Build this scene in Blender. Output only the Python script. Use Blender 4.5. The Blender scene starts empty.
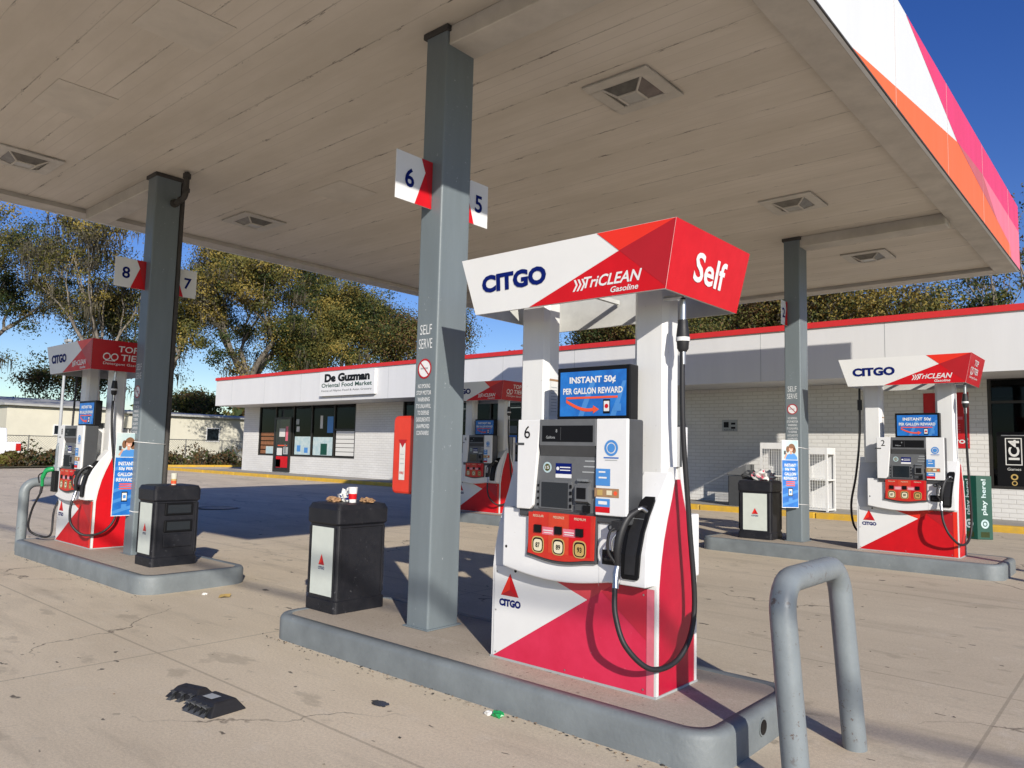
import bpy, bmesh, math, random
from mathutils import Vector, Matrix
random.seed(7)
R = math.radians
scn = bpy.context.scene
col = scn.collection
SL, Y0 = .0163, 4.3                      # the lot climbs gently towards the shop
def gz(y): return max(0., SL * (min(y, 19.) - Y0))

# ------------------------------------------------------------------ materials
def mat(name, c, rough=.5, metal=0., noise=0., nscale=6., bump=0., bscale=60., c2=None, spec=.5, streak=False, coat=0., emit=0.):
    m = bpy.data.materials.new(name); m.use_nodes = True
    nt = m.node_tree; N = nt.nodes; L = nt.links
    b = N['Principled BSDF']
    b.inputs['Base Color'].default_value = (*c, 1); b.inputs['Roughness'].default_value = rough
    b.inputs['Metallic'].default_value = metal; b.inputs['Specular IOR Level'].default_value = spec
    b.inputs['Coat Weight'].default_value = coat
    if emit:
        b.inputs['Emission Color'].default_value = (*c, 1); b.inputs['Emission Strength'].default_value = emit
    tc = N.new('ShaderNodeTexCoord')
    if noise or c2:
        mp = N.new('ShaderNodeMapping'); L.new(tc.outputs['Object'], mp.inputs[0])
        if streak: mp.inputs['Scale'].default_value = (1, 1, .12)
        n = N.new('ShaderNodeTexNoise'); n.inputs['Scale'].default_value = nscale; n.inputs['Detail'].default_value = 7
        n.inputs['Roughness'].default_value = .65
        L.new(mp.outputs[0], n.inputs['Vector'])
        r = N.new('ShaderNodeValToRGB'); r.color_ramp.elements[0].position = .35; r.color_ramp.elements[1].position = .68
        d = c2 if c2 else tuple(x * (1 - noise) for x in c)
        r.color_ramp.elements[0].color = (*d, 1); r.color_ramp.elements[1].color = (*c, 1)
        L.new(n.outputs['Fac'], r.inputs[0]); L.new(r.outputs[0], b.inputs['Base Color'])
        mr = N.new('ShaderNodeMapRange'); mr.inputs['To Min'].default_value = min(1, rough + .15); mr.inputs['To Max'].default_value = max(.05, rough - .08)
        L.new(n.outputs['Fac'], mr.inputs[0]); L.new(mr.outputs[0], b.inputs['Roughness'])
    if bump:
        n2 = N.new('ShaderNodeTexNoise'); n2.inputs['Scale'].default_value = bscale; n2.inputs['Detail'].default_value = 4
        L.new(tc.outputs['Object'], n2.inputs['Vector'])
        bp = N.new('ShaderNodeBump'); bp.inputs['Strength'].default_value = bump; bp.inputs['Distance'].default_value = .01
        L.new(n2.outputs['Fac'], bp.inputs['Height']); L.new(bp.outputs[0], b.inputs['Normal'])
    return m

M = dict(
 white=mat('white_paint', (.78,.78,.76), .35, noise=.10, nscale=5, bump=.03, streak=True),
 white2=mat('white_panel', (.80,.80,.79), .3, noise=.06, nscale=3),
 hdr=mat('header_white', (.80,.80,.78), .4, noise=.05, nscale=2),
 fascia_line=mat('fascia_joint', (.55,.50,.48), .6),
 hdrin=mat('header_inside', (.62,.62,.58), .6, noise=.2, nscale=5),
 red=mat('pump_red', (.64,.007,.014), .42, noise=.12, nscale=6, spec=.3),
 pink=mat('faded_red', (.70,.028,.085), .42, noise=.13, nscale=4, c2=(.62,.016,.06)),
 pinkd=mat('faded_dark_red', (.56,.018,.045), .42, noise=.1, nscale=5),
 pinkl=mat('faded_light_red', (.78,.07,.09), .45, noise=.12, nscale=6),
 pinks=mat('faded_strip', (.80,.18,.24), .5, noise=.2, nscale=9),
 side=mat('side_red', (.50,.006,.035), .4, noise=.15, nscale=5),
 reddk=mat('dark_red', (.46,.008,.015), .38, noise=.08, nscale=4),
 redor=mat('orange_red', (.84,.03,.012), .38, noise=.06, nscale=4),
 gradea=mat('grade_red', (.62,.03,.015), .4, noise=.15, nscale=14), gradeb=mat('grade_orange', (.66,.055,.02), .4, noise=.15, nscale=14),
 navy=mat('navy', (.003,.012,.13), .6, spec=.1),
 black=mat('black', (.006,.006,.007), .42, noise=.2, spec=.25),
 rubber=mat('rubber', (.018,.018,.02), .5, noise=.3, nscale=20),
 binm=mat('bin_plastic', (.010,.011,.015), .42, noise=.35, nscale=7, bump=.25, bscale=180, c2=(.02,.02,.024), spec=.3),
 char=mat('charcoal_panel', (.065,.068,.072), .45, noise=.15, nscale=8),
 grey=mat('bezel_grey', (.14,.145,.15), .45, noise=.15, nscale=12),
 lgrey=mat('label_grey', (.42,.44,.44), .5, noise=.1),
 steel=mat('steel', (.55,.56,.57), .3, metal=.9, noise=.3, nscale=20),
 screen=mat('dark_glass', (.012,.018,.024), .08, spec=.7),
 bluec=mat('advert_blue', (.02,.20,.62), .4, noise=.35, nscale=9, c2=(.012,.12,.45)),
 blue2=mat('advert_light_blue', (.07,.26,.62), .4),
 orange=mat('advert_orange', (.85,.10,.03), .5),
 skin=mat('printed_skin', (.62,.33,.22), .5),
 hair=mat('printed_hair', (.20,.09,.04), .6),
 gold=mat('button_gold', (.52,.36,.12), .4),
 cream=mat('button_cream', (.75,.68,.48), .5),
 green=mat('nozzle_green', (.01,.28,.08), .35),
 signgrn=mat('sign_green', (.0,.07,.045), .45, noise=.15),
 colm=mat('column_grey', (.178,.212,.228), .4, noise=.16, nscale=3.5, bump=.12, bscale=25, streak=True),
 curbm=mat('curb_grey', (.215,.24,.245), .55, noise=.2, nscale=2.2, bump=.25, bscale=40, c2=(.15,.168,.173)),
 boll=mat('bollard_grey', (.22,.25,.262), .38, noise=.15, nscale=5, bump=.15, bscale=40),
 stencil=mat('stencil_white', (.78,.80,.80), .6, noise=.15, nscale=30),
 lglass=mat('light_glass', (.20,.19,.165), .2, noise=.4, nscale=8),
 lens=mat('light_lens', (.50,.49,.45), .3, noise=.2),
 fixt=mat('light_fixture', (.62,.58,.50), .5, noise=.15),
 patch=mat('ceiling_patch', (.70,.645,.55), .75, noise=.12, nscale=3),
 beamm=mat('ceiling_trim', (.62,.575,.495), .7, noise=.2, nscale=2.5, bump=.1, bscale=15),
 fwhite=mat('fascia_white', (.74,.76,.75), .45, noise=.07, nscale=2, streak=True),
 forange=mat('fascia_orange', (.86,.16,.045), .5, noise=.08, nscale=3, streak=True),
 fmag=mat('fascia_magenta', (.74,.055,.16), .5, noise=.1, nscale=3, streak=True),
 fpink=mat('fascia_pink', (.84,.19,.26), .5, noise=.1, nscale=3, streak=True),
 fgrey=mat('fascia_dull_pink', (.55,.13,.14), .5, noise=.1, nscale=3, streak=True),
 sfascia=mat('shop_fascia', (.74,.74,.73), .5, noise=.07, nscale=1.2, streak=True),
 sstripe=mat('shop_stripe', (.68,.03,.03), .5, noise=.1),
 frame=mat('window_frame', (.025,.023,.02), .4),
 poster=mat('poster_pale', (.60,.68,.66), .6, noise=.35, nscale=5, c2=(.40,.55,.58)),
 paper=mat('paper', (.75,.74,.70), .7, noise=.1, nscale=30),
 wood=mat('goods_brown', (.34,.14,.06), .7, noise=.4, nscale=9),
 yel=mat('kerb_yellow', (.72,.42,.02), .65, noise=.35, nscale=3, c2=(.52,.33,.06)),
 walk=mat('sidewalk', (.40,.375,.33), .85, noise=.25, nscale=2, bump=.3),
 verge=mat('leaf_litter', (.16,.11,.055), .9, noise=.5, nscale=1.2, c2=(.06,.07,.025), bump=.6, bscale=12),
 crm=mat('cream_wall', (.70,.67,.55), .8, noise=.1, nscale=.8),
 crm2=mat('pale_wall', (.62,.62,.58), .8, noise=.1, nscale=.8),
 roofm=mat('pale_roof', (.50,.50,.48), .7, noise=.25, nscale=1),
 link=mat('fence_metal', (.16,.16,.15), .5, metal=.5),
 bark=mat('bark', (.27,.235,.19), .9, noise=.55, nscale=4, bump=.8, bscale=8),
 truckw=mat('truck_white', (.78,.79,.80), .2, coat=.5),
 tail=mat('tail_red', (.5,.01,.01), .2),
 cabred=mat('cabinet_red', (.78,.045,.02), .35, noise=.12, nscale=6, coat=.2),
 paint_red=mat('poster_red', (.60,.012,.018), .45, noise=.2, nscale=5),
 lamp=mat('shop_lamp', (1,.98,.92), .5, emit=1.2),
 brown=mat('paper_bag', (.42,.25,.13), .8, noise=.3, nscale=20),
 clear=mat('bottle_clear', (.62,.60,.50), .15),
 fadelab=mat('faded_label', (.62,.66,.60), .5, noise=.08, nscale=8),
 iron=mat('iron', (.06,.055,.05), .7, noise=.3, nscale=9),
)
def foliage(name, a, b):
    m = mat(name, a, .6, noise=.5, nscale=.55, c2=b)
    bs = m.node_tree.nodes['Principled BSDF']; bs.inputs['Specular IOR Level'].default_value = .25
    N = m.node_tree.nodes; L = m.node_tree.links
    tr = N.new('ShaderNodeBsdfTranslucent'); tr.inputs[0].default_value = (a[0]*1.3, a[1]*1.4, a[2], 1)
    mx = N.new('ShaderNodeMixShader'); mx.inputs[0].default_value = .25
    L.new(bs.outputs[0], mx.inputs[1]); L.new(tr.outputs[0], mx.inputs[2])
    L.new(mx.outputs[0], N['Material Output'].inputs['Surface'])
    return m
M['lf_dark'] = foliage('foliage_dark', (.055,.078,.020), (.022,.036,.012))
M['lf_mid'] = foliage('foliage_mid', (.20,.18,.045), (.075,.085,.025))
M['lf_yel'] = foliage('foliage_yellow', (.36,.27,.065), (.20,.16,.04))
M['lf_brn'] = foliage('foliage_brown', (.16,.095,.04), (.08,.055,.025))
M['moss'] = foliage('hanging_moss', (.13,.115,.075), (.06,.055,.038))

def nodes_of(m): return m.node_tree.nodes, m.node_tree.links, m.node_tree.nodes['Principled BSDF']
def mixc(N, L, fac, a, b, mode='MIX'):
    n = N.new('ShaderNodeMix'); n.data_type = 'RGBA'; n.blend_type = mode
    for s, v in ((0, fac), (6, a), (7, b)):
        if hasattr(v, 'is_linked') or hasattr(v, 'links'): L.new(v, n.inputs[s])
        elif isinstance(v, tuple): n.inputs[s].default_value = (*v, 1)
        else: n.inputs[s].default_value = v
    return n.outputs[2]
def ramp(N, L, src, stops):
    r = N.new('ShaderNodeValToRGB'); e = r.color_ramp.elements
    while len(e) < len(stops): e.new(.5)
    for el, (p, v) in zip(e, stops):
        el.position = p; el.color = (v, v, v, 1) if not isinstance(v, tuple) else (*v, 1)
    L.new(src, r.inputs[0]); return r.outputs[0]
def noise(N, L, vec, s, d=6, rg=.6):
    n = N.new('ShaderNodeTexNoise'); n.inputs['Scale'].default_value = s; n.inputs['Detail'].default_value = d
    n.inputs['Roughness'].default_value = rg; L.new(vec, n.inputs['Vector']); return n.outputs['Fac']
def concrete(name, base, dark, joints=True, spots=True):
    m = mat(name, base, .85); N, L, b = nodes_of(m)
    v = N.new('ShaderNodeTexCoord').outputs['Object']
    def mapped(s, loc=(0,0,0), rz=0):
        mp = N.new('ShaderNodeMapping'); mp.inputs['Scale'].default_value = s; mp.inputs['Location'].default_value = loc
        mp.inputs['Rotation'].default_value = (0,0,rz)
        L.new(v, mp.inputs[0]); return mp.outputs[0]
    c = mixc(N, L, ramp(N, L, noise(N, L, mapped((.35,1,1)), .8, 8, .65), [(.33,0),(.66,1)]), dark, base)
    sepg = N.new('ShaderNodeSeparateXYZ'); L.new(v, sepg.inputs[0])
    if spots:
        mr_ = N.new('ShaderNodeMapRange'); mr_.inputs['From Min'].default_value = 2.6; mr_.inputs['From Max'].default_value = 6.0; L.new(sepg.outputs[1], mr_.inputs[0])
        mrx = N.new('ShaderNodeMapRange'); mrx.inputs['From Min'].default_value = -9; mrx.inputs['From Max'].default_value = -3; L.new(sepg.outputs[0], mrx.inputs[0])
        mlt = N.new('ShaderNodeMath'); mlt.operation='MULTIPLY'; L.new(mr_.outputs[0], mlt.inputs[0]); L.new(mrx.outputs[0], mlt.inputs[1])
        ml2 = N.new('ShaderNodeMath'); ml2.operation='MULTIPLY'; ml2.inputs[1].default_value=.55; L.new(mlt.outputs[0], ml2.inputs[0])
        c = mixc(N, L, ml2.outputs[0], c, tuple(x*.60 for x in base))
        c = mixc(N, L, ramp(N, L, noise(N, L, mapped((.28,2.2,1), (3,9,0)), 1.0, 7, .7), [(.54,0),(.70,.5)]), c, tuple(x*.40 for x in base))
        c = mixc(N, L, ramp(N, L, noise(N, L, mapped((.8,1.6,1), (31,9,0)), 1.9, 5, .6), [(.62,0),(.68,.42)]), c, tuple(x*.38 for x in base))
    # broad worn / stained lanes
    c = mixc(N, L, ramp(N, L, noise(N, L, mapped((.5,1.3,1), (7,3,0)), .55, 9, .7), [(.54,0),(.74,.6)]), c, tuple(x*.52 for x in base))
    c = mixc(N, L, ramp(N, L, noise(N, L, mapped((1,1,1), (17,3,0)), 3.1, 9, .72), [(.56,0),(.72,.4)]), c, (.80,.72,.60))
    fine = noise(N, L, v, 55, 5, .7)
    c = mixc(N, L, ramp(N, L, fine, [(.3,.45),(.6,0)]), c, tuple(x*.45 for x in base))
    c = mixc(N, L, ramp(N, L, noise(N, L, v, 210, 3, .7), [(.30,.55),(.52,0)]), c, tuple(x*.4 for x in base))
    if spots:
        for sc, th, dn in ((1.6,.035,.12),(3.3,.055,.12),(7.5,.07,.25)):
            vo = N.new('ShaderNodeTexVoronoi'); vo.inputs['Scale'].default_value = sc
            wob = N.new('ShaderNodeTexNoise'); wob.inputs['Scale'].default_value = 9
            L.new(v, wob.inputs['Vector'])
            vm = N.new('ShaderNodeVectorMath'); vm.operation = 'MULTIPLY_ADD'; vm.inputs[1].default_value = (.12,.12,0)
            L.new(wob.outputs['Color'], vm.inputs[0]); L.new(mapped((.55,1,1),(sc,0,0)), vm.inputs[2]); L.new(vm.outputs[0], vo.inputs['Vector'])
            gate = ramp(N, L, vo.outputs['Color'], [(.50,0),(.55,1)])
            d = ramp(N, L, vo.outputs['Distance'], [(th,1),(th+.03,0)])
            mm = N.new('ShaderNodeMath'); mm.operation = 'MULTIPLY'; L.new(gate, mm.inputs[0]); L.new(d, mm.inputs[1])
            m2 = N.new('ShaderNodeMath'); m2.operation = 'MULTIPLY'; m2.inputs[1].default_value = .8; L.new(mm.outputs[0], m2.inputs[0])
            c = mixc(N, L, m2.outputs[0], c, (.05,.045,.04))
        # cracks
        vo = N.new('ShaderNodeTexVoronoi'); vo.feature = 'DISTANCE_TO_EDGE'; vo.inputs['Scale'].default_value = .28
        wob = N.new('ShaderNodeTexNoise'); wob.inputs['Scale'].default_value = 1.8; wob.inputs['Detail'].default_value = 8; L.new(v, wob.inputs['Vector'])
        vm = N.new('ShaderNodeVectorMath'); vm.operation = 'MULTIPLY_ADD'; vm.inputs[1].default_value = (.9,.9,0)
        L.new(wob.outputs['Color'], vm.inputs[0]); L.new(v, vm.inputs[2]); L.new(vm.outputs[0], vo.inputs['Vector'])
        ck = ramp(N, L, vo.outputs['Distance'], [(.0,1),(.0032,0)])
        gt = ramp(N, L, noise(N, L, v, .45, 3), [(.47,0),(.54,.85)])
        mm = N.new('ShaderNodeMath'); mm.operation = 'MULTIPLY'; L.new(gt, mm.inputs[0]); L.new(ck, mm.inputs[1])
        c = mixc(N, L, mm.outputs[0], c, (.09,.075,.06))
    if joints:
        br = N.new('ShaderNodeTexBrick'); br.inputs['Scale'].default_value = 1; br.inputs['Brick Width'].default_value = 5.2
        br.inputs['Row Height'].default_value = 3.55; br.inputs['Mortar Size'].default_value = .012; br.inputs['Mortar Smooth'].default_value = .3
        br.offset = 0
        L.new(mapped((1,1,1), (.9,.75,0)), br.inputs['Vector'])
        j = N.new('ShaderNodeMath'); j.operation = 'MULTIPLY'; j.inputs[1].default_value = .32; L.new(br.outputs['Fac'], j.inputs[0])
        c = mixc(N, L, j.outputs[0], c, (.10,.085,.065))
    L.new(c, b.inputs['Base Color'])
    bp = N.new('ShaderNodeBump'); bp.inputs['Strength'].default_value = .45; bp.inputs['Distance'].default_value = .006
    L.new(fine, bp.inputs['Height']); L.new(bp.outputs[0], b.inputs['Normal'])
    b.inputs['Specular IOR Level'].default_value = .25
    return m
M['ground'] = concrete('forecourt_concrete', (.84,.71,.525), (.66,.55,.40))
M['isl'] = concrete('island_concrete', (.56,.48,.38), (.42,.35,.275), joints=False, spots=False)

def soffit_mat():
    m = mat('soffit_planks', (.5,.44,.36), .7); N, L, b = nodes_of(m)
    v = N.new('ShaderNodeTexCoord').outputs['Object']
    sep = N.new('ShaderNodeSeparateXYZ'); L.new(v, sep.inputs[0])
    def math_(op, a, bb=None):
        n = N.new('ShaderNodeMath'); n.operation = op
        for i, q in enumerate((a, bb)):
            if q is None: continue
            if isinstance(q, (int, float)): n.inputs[i].default_value = q
            else: L.new(q, n.inputs[i])
        return n.outputs[0]
    rowv = math_('DIVIDE', math_('ADD', sep.outputs[1], 50.02), .575)
    fr = math_('FRACT', rowv); row = math_('FLOOR', rowv)
    cl = N.new('ShaderNodeTexWhiteNoise'); cl.noise_dimensions = '1D'; L.new(row, cl.inputs['W'])
    seam = ramp(N, L, math_('ABSOLUTE', math_('SUBTRACT', fr, .5)), [(.487,0),(.497,1)])
    fr2 = math_('FRACT', math_('DIVIDE', math_('ADD', sep.outputs[1], 50.02), .14375)); seam2 = ramp(N, L, math_('ABSOLUTE', math_('SUBTRACT', fr2, .5)), [(.45,0),(.49,1)])
    mp = N.new('ShaderNodeMapping'); mp.inputs['Scale'].default_value = (.5,2.2,1); L.new(v, mp.inputs[0])
    n1 = noise(N, L, mp.outputs[0], .9, 8, .68)
    mp2 = N.new('ShaderNodeMapping'); mp2.inputs['Scale'].default_value = (1.0,6,1); L.new(v, mp2.inputs[0])
    n2 = noise(N, L, mp2.outputs[0], 1.6, 8, .75)
    base = mixc(N, L, ramp(N, L, n1, [(.36,0),(.64,1)]), (.63,.57,.47), (.73,.665,.565))
    base = mixc(N, L, math_('MULTIPLY', math_('MULTIPLY', seam2, ramp(N, L, n1, [(.42,.05),(.62,1)])), .30), base, (.25,.22,.18))
    base = mixc(N, L, math_('MULTIPLY', cl.outputs['Value'], .12), base, (.40,.36,.30))
    base = mixc(N, L, ramp(N, L, noise(N, L, v, .35, 5), [(.5,0),(.7,.22)]), base, (.40,.36,.30))
    dirt = ramp(N, L, n2, [(.46,.03),(.64,.85)])
    base = mixc(N, L, math_('MULTIPLY', seam, dirt), base, (.10,.085,.07))
    # peeling spots hugging the seams
    near = ramp(N, L, math_('ABSOLUTE', math_('SUBTRACT', fr, .5)), [(.43,0),(.475,1)])
    pe = ramp(N, L, noise(N, L, mp2.outputs[0], 3.2, 6, .8), [(.585,0),(.605,1)])
    base = mixc(N, L, math_('MULTIPLY', near, math_('MULTIPLY', pe, .85)), base, (.13,.11,.09))
    L.new(base, b.inputs['Base Color'])
    bp = N.new('ShaderNodeBump'); bp.inputs['Strength'].default_value = .35; bp.inputs['Distance'].default_value = .008; bp.invert = True
    L.new(seam, bp.inputs['Height']); L.new(bp.outputs[0], b.inputs['Normal'])
    return m
M['soffit'] = soffit_mat()

def brick_mat():
    m = mat('painted_brick', (.72,.71,.68), .6); N, L, b = nodes_of(m)
    v = N.new('ShaderNodeTexCoord').outputs['Object']
    mp = N.new('ShaderNodeMapping'); mp.inputs['Rotation'].default_value = (R(-90),0,0); L.new(v, mp.inputs[0])
    br = N.new('ShaderNodeTexBrick'); br.inputs['Scale'].default_value = 1; br.inputs['Brick Width'].default_value = .30
    br.inputs['Row Height'].default_value = .105; br.inputs['Mortar Size'].default_value = .009; br.inputs['Mortar Smooth'].default_value = .35
    br.inputs['Color1'].default_value = (.80,.785,.75,1); br.inputs['Color2'].default_value = (.76,.745,.71,1); br.inputs['Mortar'].default_value = (.66,.64,.60,1)
    L.new(mp.outputs[0], br.inputs['Vector'])
    c = mixc(N, L, ramp(N, L, noise(N, L, v, .7, 7), [(.4,.25),(.65,0)]), br.outputs['Color'], (.50,.48,.44))
    L.new(c, b.inputs['Base Color'])
    bp = N.new('ShaderNodeBump'); bp.inputs['Strength'].default_value = .7; bp.inputs['Distance'].default_value = .012; bp.invert = True
    L.new(br.outputs['Fac'], bp.inputs['Height']); L.new(bp.outputs[0], b.inputs['Normal'])
    return m
M['brick'] = brick_mat()

def scratched(m, dark, th=.70):
    """chips and scuffs on painted steel"""
    N, L, b = nodes_of(m)
    v = N.new('ShaderNodeTexCoord').outputs['Object']
    src = b.inputs['Base Color'].links[0].from_socket
    f = ramp(N, L, noise(N, L, v, 24, 6, .75), [(th,0),(th+.03,.85)])
    g = ramp(N, L, noise(N, L, v, 2.2, 3), [(.48,0),(.56,1)])
    mm = N.new('ShaderNodeMath'); mm.operation = 'MULTIPLY'; L.new(f, mm.inputs[0]); L.new(g, mm.inputs[1])
    L.new(mixc(N, L, mm.outputs[0], src, dark), b.inputs['Base Color'])
scratched(M['boll'], (.09,.055,.04), .585); scratched(M['pink'], (.76,.30,.36), .67); scratched(M['binm'], (.10,.10,.11), .62); scratched(M['white2'], (.50,.48,.44), .66); scratched(M['white'], (.46,.44,.40), .64); scratched(M['isl'], (.16,.12,.10), .60); scratched(M['colm'], (.42,.45,.46), .64); scratched(M['curbm'], (.36,.34,.30), .64); scratched(M['yel'], (.40,.37,.32), .60)

# ------------------------------------------------------------------ mesh builder
class MB:
    def __init__(s): s.v=[]; s.f=[]; s.m=[]; s.sm=[]; s.mats=[]
    def mi(s, m):
        m = M[m] if isinstance(m, str) else m
        if m not in s.mats: s.mats.append(m)
        return s.mats.index(m)
    def add(s, vs, fs, m, smooth=False):
        o = len(s.v); s.v += [tuple(p) for p in vs]; k = s.mi(m)
        for f in fs: s.f.append([o+i for i in f]); s.m.append(k); s.sm.append(smooth)
        return s
    def box(s, x0, x1, y0, y1, z0, z1, m):
        vs = [(x,y,z) for z in (z0,z1) for y in (y0,y1) for x in (x0,x1)]
        return s.add(vs, [(0,2,3,1),(4,5,7,6),(0,1,5,4),(2,6,7,3),(0,4,6,2),(1,3,7,5)], m)
    def prism(s, pts, axis, a, b, m, smooth=False, caps=True):
        """pts: 2D loop; axis 'x': (y,z), 'y': (x,z), 'z': (x,y)"""
        def P(p, t): return (t,p[0],p[1]) if axis=='x' else (p[0],t,p[1]) if axis=='y' else (p[0],p[1],t)
        n = len(pts); vs = [P(p,a) for p in pts] + [P(p,b) for p in pts]
        s.add(vs, [(i,(i+1)%n,n+(i+1)%n,n+i) for i in range(n)], m, smooth)
        if caps: s.add(vs, [tuple(range(n))[::-1], tuple(range(n,2*n))], m)
        return s
    def tube(s, path, r, m, seg=12, caps=True):
        path = [Vector(p) for p in path]; n = len(path)
        rs = r if isinstance(r, (list,tuple)) else [r]*n
        vs = []; prev = None
        for i, p in enumerate(path):
            t = (path[min(i+1,n-1)] - path[max(i-1,0)]).normalized()
            if prev is None:
                a = Vector((0,0,1)) if abs(t.z) < .9 else Vector((1,0,0))
                u = t.cross(a).normalized()
            else:
                u = (prev - t*prev.dot(t)).normalized()
            prev = u; w = t.cross(u)
            vs += [p + (u*math.cos(2*math.pi*k/seg) + w*math.sin(2*math.pi*k/seg))*rs[i] for k in range(seg)]
        fs = [(i*seg+k, i*seg+(k+1)%seg, (i+1)*seg+(k+1)%seg, (i+1)*seg+k) for i in range(n-1) for k in range(seg)]
        s.add(vs, fs, m, True)
        if caps: s.add(vs, [tuple(range(seg))[::-1], tuple((n-1)*seg+k for k in range(seg))], m)
        return s
    def cyl(s, p, q, r, m, seg=16): return s.tube([p,q], r, m, seg)
    def poly(s, pts, m): return s.add(pts, [tuple(range(len(pts)))], m)
    def build(s, name, parent=None, bevel=0, loc=None, seg=2):
        me = bpy.data.meshes.new(name); me.from_pydata(s.v, [], s.f)
        for m in s.mats: me.materials.append(m)
        me.polygons.foreach_set('material_index', s.m); me.polygons.foreach_set('use_smooth', s.sm)
        if bevel:
            bm = bmesh.new(); bm.from_mesh(me); bmesh.ops.remove_doubles(bm, verts=bm.verts, dist=1e-5)
            bmesh.ops.recalc_face_normals(bm, faces=bm.faces)
            eds = [e for e in bm.edges if len(e.link_faces) == 2 and e.calc_face_angle(0) > .5]
            bmesh.ops.bevel(bm, geom=eds, offset=bevel, segments=seg, profile=.5, affect='EDGES', clamp_overlap=True)
            bm.to_mesh(me); bm.free()
        me.update()
        o = bpy.data.objects.new(name, me); col.objects.link(o)
        if parent: o.parent = parent
        if loc: o.location = loc
        return o
def tag(o, label, cat, group=None, kind=None):
    o['label'] = label; o['category'] = cat
    if group: o['group'] = group
    if kind: o['kind'] = kind
    return o
def thing(name, label, cat, loc=(0,0,0), rz=0, group=None):
    o = bpy.data.objects.new(name, None); o.empty_display_size = .2; col.objects.link(o)
    o.location = loc; o.rotation_euler = (0,0,rz); return tag(o, label, cat, group)
def struct(o): o['kind'] = 'structure'; return o
class Pl:
    """a flat panel: maps (u, v) to 3D, lifted d off the surface"""
    def __init__(s, o, u, v):
        s.o=Vector(o); s.u=Vector(u); s.v=Vector(v); s.n=s.u.cross(s.v).normalized()
    def P(s, a, b, d=.002): return s.o + s.u*a + s.v*b + s.n*d
    def poly(s, mb, pts, m, d=.002): mb.poly([s.P(a,b,d) for a,b in pts], m)
    def rect(s, mb, a0, a1, b0, b1, m, d=.002): s.poly(mb, [(a0,b0),(a1,b0),(a1,b1),(a0,b1)], m, d)
    def disc(s, mb, a, b, r, m, d=.002, seg=24): s.poly(mb, [(a+r*math.cos(2*math.pi*k/seg), b+r*math.sin(2*math.pi*k/seg)) for k in range(seg)], m, d)
    def ring(s, mb, a, b, r0, r1, m, d=.002, seg=28):
        vs = [s.P(a+r*math.cos(2*math.pi*k/seg), b+r*math.sin(2*math.pi*k/seg), d) for k in range(seg) for r in (r0,r1)]
        mb.add(vs, [(2*k,2*k+1,(2*k+3)%(2*seg),(2*k+2)%(2*seg)) for k in range(seg)], m)
    def text(s, mb, body, a0, b0, w, h, m, d=.003, bold=.02, shear=0., align='L'):
        vs, fs = text_geo(body, bold, shear)
        x0=min(p[0] for p in vs); x1=max(p[0] for p in vs); y0=min(p[1] for p in vs); y1=max(p[1] for p in vs)
        sy = h/(y1-y0); sx = w/(x1-x0) if w else sy
        if align == 'C': a0 = a0 - (x1-x0)*sx/2
        mb.add([s.P(a0+(p[0]-x0)*sx, b0+(p[1]-y0)*sy, d) for p in vs], fs, m)
_tc = {}
def text_geo(body, bold, shear):
    k = (body, bold, shear)
    if k not in _tc:
        cu = bpy.data.curves.new('t', 'FONT'); cu.body = body; cu.offset = bold; cu.shear = shear; cu.resolution_u = 3
        ob = bpy.data.objects.new('t', cu); col.objects.link(ob)
        dg = bpy.context.evaluated_depsgraph_get(); me = bpy.data.meshes.new_from_object(ob.evaluated_get(dg))
        _tc[k] = ([tuple(v.co) for v in me.vertices], [tuple(p.vertices) for p in me.polygons])
        bpy.data.objects.remove(ob); bpy.data.curves.remove(cu); bpy.data.meshes.remove(me)
    return _tc[k]
def spline(pts, n=8):
    P = [Vector(p) for p in pts]; P = [P[0]*2-P[1]] + P + [P[-1]*2-P[-2]]; out = []
    for i in range(1, len(P)-2):
        for k in range(n):
            t = k/n; a,b,c,d = P[i-1:i+3]
            out.append(.5*((2*b)+(c-a)*t+(2*a-5*b+4*c-d)*t*t+(3*b-a-3*c+d)*t**3))
    out.append(P[-2]); return out
def rrect(x0, x1, y0, y1, r, n=6):
    out = []
    for cx, cy, a in ((x1-r,y1-r,0),(x0+r,y1-r,90),(x0+r,y0+r,180),(x1-r,y0+r,270)):
        out += [(cx+r*math.cos(R(a+90*k/n)), cy+r*math.sin(R(a+90*k/n))) for k in range(n+1)]
    return out

# ------------------------------------------------------------------ ground
def sheet(name, x0, x1, ys, dz, m):
    mb = MB()
    for a, b in zip(ys[:-1], ys[1:]):
        mb.poly([(x0,a,gz(a)+dz),(x1,a,gz(a)+dz),(x1,b,gz(b)+dz),(x0,b,gz(b)+dz)], m)
    return struct(mb.build(name))
sheet('ground', -500, 400, [-300, Y0, 19, 500], 0, 'ground')
sheet('grass_verge', -140, -46.2, [-60, Y0, 19, 200], .06, 'verge')
sheet('back_lawn', -46.2, 90, [33, 200], .06, 'verge')
# pavement step along the shop with its yellow painted kerb
mb = MB().box(-38.2, 14, 18.86, 20.92, .1, .36, 'walk'); struct(mb.build('sidewalk', bevel=.015))
mb = MB()
x = -46.
while x < 14:
    mb.box(x, min(x+3.03,14), 18.62, 18.855, .05, .375, 'yel'); x += 3.04
struct(mb.build('kerb', bevel=.03))
mb = MB()
y = -6.
while y < 33:
    if not 9.6 < y < 12.4: mb.box(-46.2, -45.9, y, y+2.98, gz(y)-.1, gz(y+2)+.13, 'yel')
    y += 3.
struct(mb.build('side_kerb', bevel=.03))

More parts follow.
